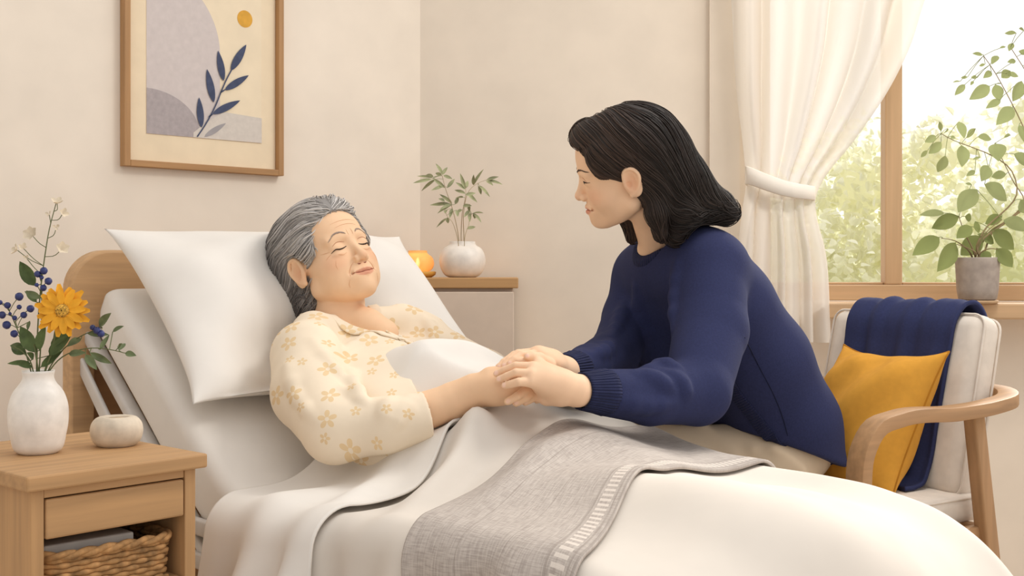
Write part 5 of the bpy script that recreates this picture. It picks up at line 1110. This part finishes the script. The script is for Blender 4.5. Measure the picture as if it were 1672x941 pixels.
# the eye, looking down
for y in (1, -1):
    lash(SV, FV, [(y * .0175, -.002), (y * .025, .0002), (y * .034, .0022), (y * .043, .002), (y * .051, .0018)], [.0005, .0012, .0015, .0004], 'eyelash', M_ink, vis)
    lash(SV, FV, [(y * .019, .0075), (y * .028, .010), (y * .038, .009), (y * .047, .003)], [.0002, .0004, .0004, .0002], 'eyelid_crease', mat('crease_rose', (190, 130, 100), .8, .02), vis)
    lash(SV, FV, [(y * .020, -.005), (y * .029, -.006), (y * .041, -.0025)], [.0003, .0004, .0004, .0002], 'lower_lid', mat('crease_rose', (190, 130, 100)), vis, .0001)
    c_ = fpts(SV, FV, [(y * .0305, -.0018)], .0002)[0]; g_ = SV.grad(c_[None])[0]; a_ = unit(np.cross(g_, FV.R[:, 2]))
    obj('eye', lathe([(.0001, .0009), (.0022, .0008), (.0034, .0002), (.0034, -.001)], c_, 16, axes(a_, np.cross(g_, a_) , g_) @ np.diag([1, .75, 1])), M_ink, vis)
    brow(SV, FV, y, [(y * .013, .0195), (y * .024, .0245), (y * .036, .0270), (y * .049, .0262)], mat('brow_dark', (92, 70, 58), .8, .05), 'eyebrow', vis, 30, .007, 5, .0013)
lash(SV, FV, [(-.0285, -.0622), (-.018, -.0646), (0, -.0656), (.018, -.0646), (.0285, -.0622)], [.0003, .0008, .0008, .0003], 'mouth_line', M_lipline, vis, .0004)
for y in (1, -1): lash(SV, FV, [(y * .012, -.0468), (y * .0085, -.0482), (y * .004, -.0478)], [.0003, .0009, .0009, .0003], 'nostril_shadow', M_lipline, vis, 0)  # nostril shade painted as thin dark tubes
# hair
def hairvol_vis():
    S = Body(); s = FV.s; e = lambda c, r, k, sub=False: S.ell(FV(c), A(r) * s, FV.R, k, sub)
    e((-.020, 0, .046), (.108, .091, .090), .02); e((-.055, 0, -.01), (.075, .088, .09), .03); e((.062, -.01, .078), (.040, .055, .040), .025)
    for y in (1, -1): e((.030, .062 * y, .040), (.045, .026, .040), .02)
    e((.112, .012, -.022), (.066, .105, .098), .012, True); e((.058, .09, -.050), (.062, .05, .066), .012, True); e((.058, -.09, -.050), (.062, .05, .066), .012, True)
    e((.000, .100, -.010), (.030, .030, .040), .006, True)
    for dl in (-.055, .055):
        S.chain([P(1066, 262, 2.5) + LAT * dl, P(1092, 300, 2.515) + LAT * dl, P(1122, 330, 2.53) + LAT * dl, P(1154, 342, 2.54) + LAT * dl, P(1166, 350, 2.54) + LAT * dl], [.060, .058, .048, .032, .022], .03)
        S.chain([P(1072, 300, 2.49) + LAT * dl * 1.15, P(1085, 345, 2.50) + LAT * dl * 1.2, P(1078, 385, 2.51) + LAT * dl * 1.2], [.045, .040, .022], .03)
    S.chain([P(1052, 310, 2.455) + LAT * .06, P(1052, 350, 2.46) + LAT * .065, P(1058, 385, 2.47) + LAT * .06], [.020, .022, .012], .02)
    S.chain([P(1052, 310, 2.47) - LAT * .06, P(1048, 350, 2.49) - LAT * .06, P(1048, 385, 2.50) - LAT * .05], [.020, .022, .012], .02)
    return S
HV = hairvol_vis(); hv2, hf2 = HV.mesh(.0032); dark_lo, dark_hi = (34, 26, 22), (62, 48, 40)
def lock2(name, paths, rad, lo, hi, parent, seed): return lock_mesh(name, paths, rad, FV, lo, hi, -.10, .08, parent, seed, jit=.22)
hairV = obj('hair', (hv2, hf2), M_hair, vis, col=np.tile(A(lin((40, 31, 27))[:3]), (len(hv2), 1)))
rg = np.random.default_rng(33); dk2 = SV.ev(hv2); qv2 = FV.inv(hv2)
def flow_vis(p, i):
    q_ = FV.inv(p); x_ = p[:, 0] / p[:, 1] * FPX + 836; y_ = HZ - (p[:, 2] - EYE) / p[:, 1] * FPX; low = sstep(300, 345, y_); bk = sstep(1078, 1105, x_)
    lat = np.sign(q_[:, 1] + .028)[:, None] * A(FV.R[:, 1]) * (1.1 * sstep(.06, .12, q_[:, 2]) * sstep(-.06, .03, q_[:, 0]))[:, None]
    w = np.stack([.78 + 0 * x_, 0 * x_, -.70 - .25 * sstep(1060, 1090, x_)], 1) * (1 - low)[:, None] + np.stack([(.15 + .95 * bk), 0 * x_, -(1.0 - .75 * bk)], 1) * low[:, None]
    return w + lat
edge = hv2[(np.abs(dk2) < .008) & (qv2[:, 0] > .0) & (qv2[:, 2] > -.02)]; st = edge[rg.choice(len(edge), min(600, len(edge)), False)]
pa = strands(HV, st, flow_vis, 34, .0085, (-.0008, .003), 0, .08, 1); lock2('hair_lock', pa, .0012, dark_lo, dark_hi, hairV, 2)
st = hv2[rg.choice(len(hv2), 1900, False)]; pa = strands(HV, st, flow_vis, 20, .0085, (-.0006, .0026), 0, .10, 3); lock2('hair_lock', pa, .0012, dark_lo, (70, 54, 45), hairV, 4)
lowp = hv2[(hv2[:, 2] < EYE + (HZ - 318) / FPX * 2.5)]; st = lowp[rg.choice(len(lowp), 190, False)]; pa = strands(HV, st, flow_vis, 14, .008, (.0, .007), 0, .5, 5); lock2('hair_lock', pa, .0011, dark_lo, (66, 50, 42), hairV, 6)
fr = hv2[(qv2[:, 0] > .045) & (qv2[:, 2] > .075) & (qv2[:, 1] < 0)]; st = fr[rg.choice(len(fr), 60, False)]
def flow_fr(p, i): q_ = FV.inv(p); return (np.stack([.9 * np.cos(i * .33) + 0 * q_[:, 0], -.35 + 0 * q_[:, 0], .4 - .16 * i + 0 * q_[:, 0]], 1)) @ FV.R.T
pa = strands(HV, st, flow_fr, 9, .008, (.0, .003), 0, 0, 7); lock2('hair_lock', pa, .0012, dark_lo, (58, 44, 37), hairV, 8)

# ---- clothes
M_pant = mat('trousers_beige', (206, 186, 160), .95, .02, 10)
S = Body(); S.sph(P(1252, 703, 2.725), .116, .03); S.chain([P(1252, 704, 2.72) + LAT * .06, P(1282, 716, 2.74)], [.105, .095], .05)
for k in (0, 1):
    du, dv = -.20 * k, .04 * k
    S.chain([P(1280, 718, 2.70) + A([-.09, .25, 0]) * .55 * k, B(.60 + du, .80 + dv, .565), B(.36 + du, .53 + dv, .57), B(.35 + du, .56 + dv, .30), B(.37 + du, .58 + dv, .10)], [.115, .098, .080, .066, .056], .04)
for a_, b_ in (((1180, 690), (1230, 735)), ((1150, 700), (1200, 748)), ((1265, 735), (1310, 770))):
    c0_, c1__ = [S.cast(A([[0, 0, EYE]]), P(x, y, 1) - A([0, 0, EYE]))[0] + A([0, .005, 0]) for x, y in (a_, b_)]; S.cap(c0_, c1__, .008, .005, .02)
v_, f_ = S.mesh(.006); pants = obj('trousers', (v_, f_), M_pant, vis); SPant = S
M_navy = mat('sweater_navy', (44, 49, 84), .95, .03, 260, bump=.12)
def rib_mat(name, rgb, freq):
    m = mat(name, rgb, .95, .05, 40); t = NT(m); u_ = t.new('ShaderNodeUVMap'); u_.uv_map = 'UVMap'; s_ = t.new('ShaderNodeSeparateXYZ'); t.link(u_.outputs[0], s_.inputs[0])
    wv = t.math('SINE', t.math('MULTIPLY', s_.outputs[0], freq)); b_ = t.new('ShaderNodeBump'); b_.inputs['Strength'].default_value = .8; b_.inputs['Distance'].default_value = .0025; t.link(wv, b_.inputs['Height']); t.link(b_.outputs[0], t.b.inputs['Normal']); return m
M_rib = rib_mat('rib_knit_navy', (42, 47, 81), 2 * math.pi / .0058)
slN = [P(1160, 442, 2.46), P(1160, 540, 2.38), P(1138, 640, 2.25), P(1060, 648, 2.165), P(985, 641, 2.09)]; rN = [.074, .076, .064, .052, .042]
slF = [P(1052, 452, 2.74), P(1030, 520, 2.68), P(1005, 575, 2.56), P(960, 600, 2.36), P(935, 604, 2.24)]; rF = [.070, .064, .054, .044, .036]
def sweater():
    S = Body()
    for o, r in ((.085, (.098, .112, .118, .124)), (0, (.105, .118, .124, .128)), (-.085, (.098, .112, .118, .124))):
        S.chain([P(1118, 448, 2.60) + LAT * o, P(1148, 500, 2.63) + LAT * o, P(1205, 590, 2.68) + LAT * o, P(1248, 690, 2.72) + LAT * o, P(1262, 745, 2.73) + LAT * o], [*r, .118], .04)
    S.chain([P(1100, 425, 2.57), P(1160, 440, 2.47)], [.07, .072], .05); S.chain([P(1098, 430, 2.60), P(1052, 450, 2.73)], [.068, .068], .05)
    S.chain([P(1088, 470, 2.645), P(1082, 560, 2.665), P(1122, 640, 2.665)], [.078, .085, .09], .05)
    hp, hq = P(1350, 756, 2.70), P(1180, 692, 2.50); nd = np.cross(unit(hq - hp), LAT); nd = nd if nd[2] < 0 else -nd
    S.plane(hp + A([0, 0, 0]), nd, .006)
    S.chain([P(1240, 600, 2.4), P(1310, 740, 2.4)], [.001, .001], .001) if False else None
    S.chain(slN, rN, .022); S.chain(slF, rF, .025)
    rd = [[(1040, 612), (1075, 622), (1100, 640)], [(1060, 600), (1092, 598), (1115, 615)], [(1085, 585), (1105, 570), (1125, 560)], [(1090, 610), (1115, 632), (1120, 655)], [(1108, 430), (1104, 480), (1100, 540)], [(1225, 450), (1218, 520), (1196, 590)], [(1190, 600), (1240, 620), (1280, 650)], [(1180, 640), (1220, 655), (1270, 690)], [(1215, 560), (1250, 580), (1290, 600)], [(1000, 560), (985, 575), (965, 580)], [(1020, 500), (1010, 530), (1000, 550)], [(1040, 470), (1050, 520), (1062, 570)], [(1010, 655), (1050, 662), (1100, 660)]]
    for r_ in rd:
        q_ = []
        for x, y in smooth_path(r_, 5):
            c = S.cast(A([[0, 0, EYE]]), P(x, y, 1) - A([0, 0, EYE]))
            if S.ev(c)[0] < .01 and c[0][1] < 3: q_.append(c[0] + A([0, .0075, -.001]))
        if len(q_) == 5 and np.linalg.norm(np.diff(A(q_), axis=0), axis=1).max() < .075: S.chain(q_, [.003, .0115, .0135, .0115, .003], .022)
    S.chain([FV((-.03, 0, -.06)), P(1080, 402, 2.565), P(1090, 425, 2.59)], [.058, .058, .050], .006, True)
    for c_, ax in ((slN[-1], unit(slN[-1] - slN[-2])), (slF[-1], unit(slF[-1] - slF[-2]))):
        S.slab(lambda Q, c_=c_, ax=ax: np.maximum(-((Q - c_) @ ax), np.linalg.norm(Q - c_, axis=-1) - .09), c_, .09, .004, True)
    return S
SW = sweater(); v_, f_ = SW.mesh(.0048); swt = obj('sweater', (v_, f_), M_navy, vis)
def cuff(c0, c1, r0, r1, name='cuff'):
    ax = unit(c1 - c0); a_ = unit(np.cross(ax, [0, 0, 1.])); b_ = np.cross(ax, a_); n_ = 72; V, U = [], []
    for k, (s_, r) in enumerate(((0, r0 * .93), (0, r0), (.15, r0 * 1.02), (.5, (r0 + r1) / 2 * 1.0), (.9, r1), (1, r1 * .98), (1, r1 * .88), (.8, r1 * .86))):
        for j in range(n_ + 1):
            th = 2 * math.pi * j / n_; rr = r * (1 + (.018 * math.cos(24 * th) if 0 < k < 6 else 0)); V.append(c0 + (c1 - c0) * s_ + (a_ * math.cos(th) + b_ * math.sin(th)) * rr); U.append((th * r0, s_))
    return obj(name, (A(V), grid_faces(8, n_ + 1)), M_rib, swt, uv=A(U))
cuff(slN[-1] + A([.006, 0, 0]), P(948, 639, 2.052), .0415, .034); cuff(slF[-1] + A([.006, .006, 0]), P(921, 605, 2.155), .0365, .0305)
cl_ = []
for i in range(49):
    th = 2 * math.pi * i / 48; ax = unit(P(1092, 425, 2.59) - FV((-.03, 0, -.06))); a_ = unit(LAT - ax * (LAT @ ax)); b_ = np.cross(ax, a_); cl_.append(P(1081, 405, 2.567) + (a_ * math.cos(th) + b_ * math.sin(th)) * .0635 + ax * (.003 + .006 * math.sin(th)))
cl_ = A(cl_)
for _ in range(14): cl_ = cl_ - ax * np.clip(-SW.ev(cl_) - .003, 0, .004)[:, None]
for _ in range(6): cl_[1:-1] = (cl_[:-2] + 2 * cl_[1:-1] + cl_[2:]) / 4; cl_[0] = cl_[-1] = (cl_[1] + cl_[-2]) / 2
V, U = [], []; cc_ = cl_[:-1].mean(0)
for i, q_ in enumerate(cl_):
    ro = unit(q_ - cc_)
    for a, b in rrect(.026, .016, .006, 3): V.append(q_ + ax * a + ro * (b + a * .35)); U.append((i / 48 * .39, a))
obj('collar', (A(V), grid_faces(49, 16, False, True)), M_rib, swt, uv=A(U))
for pts, n_ in (([(1300, 740, 2.56), (1318, 743, 2.58), (1336, 745, 2.61), (1352, 744, 2.67)], 20), ([(1140, 668, 2.44), (1170, 678, 2.45), (1200, 688, 2.47), (1240, 707, 2.50), (1270, 722, 2.53), (1294, 734, 2.555)], 40)):
    hb_ = sm(SW.snap(smooth_path(A([P(*q_) for q_ in pts]), n_), 0, 8), 6); ribbon(SW, hb_, .030, .005, M_rib, 'hem_band', swt, off=.001)
M_seam = mat('sweater_seam', (26, 30, 58), .95, .03)
q_ = [S_ for S_ in onsurf(SW, [(1216, 552), (1240, 600), (1268, 655), (1282, 695), (1290, 732)], 30) if SW.ev(S_[None])[0] < .004]
obj('side_seam', tube(sm(A(q_), 3), .0013, 6), M_seam, swt)
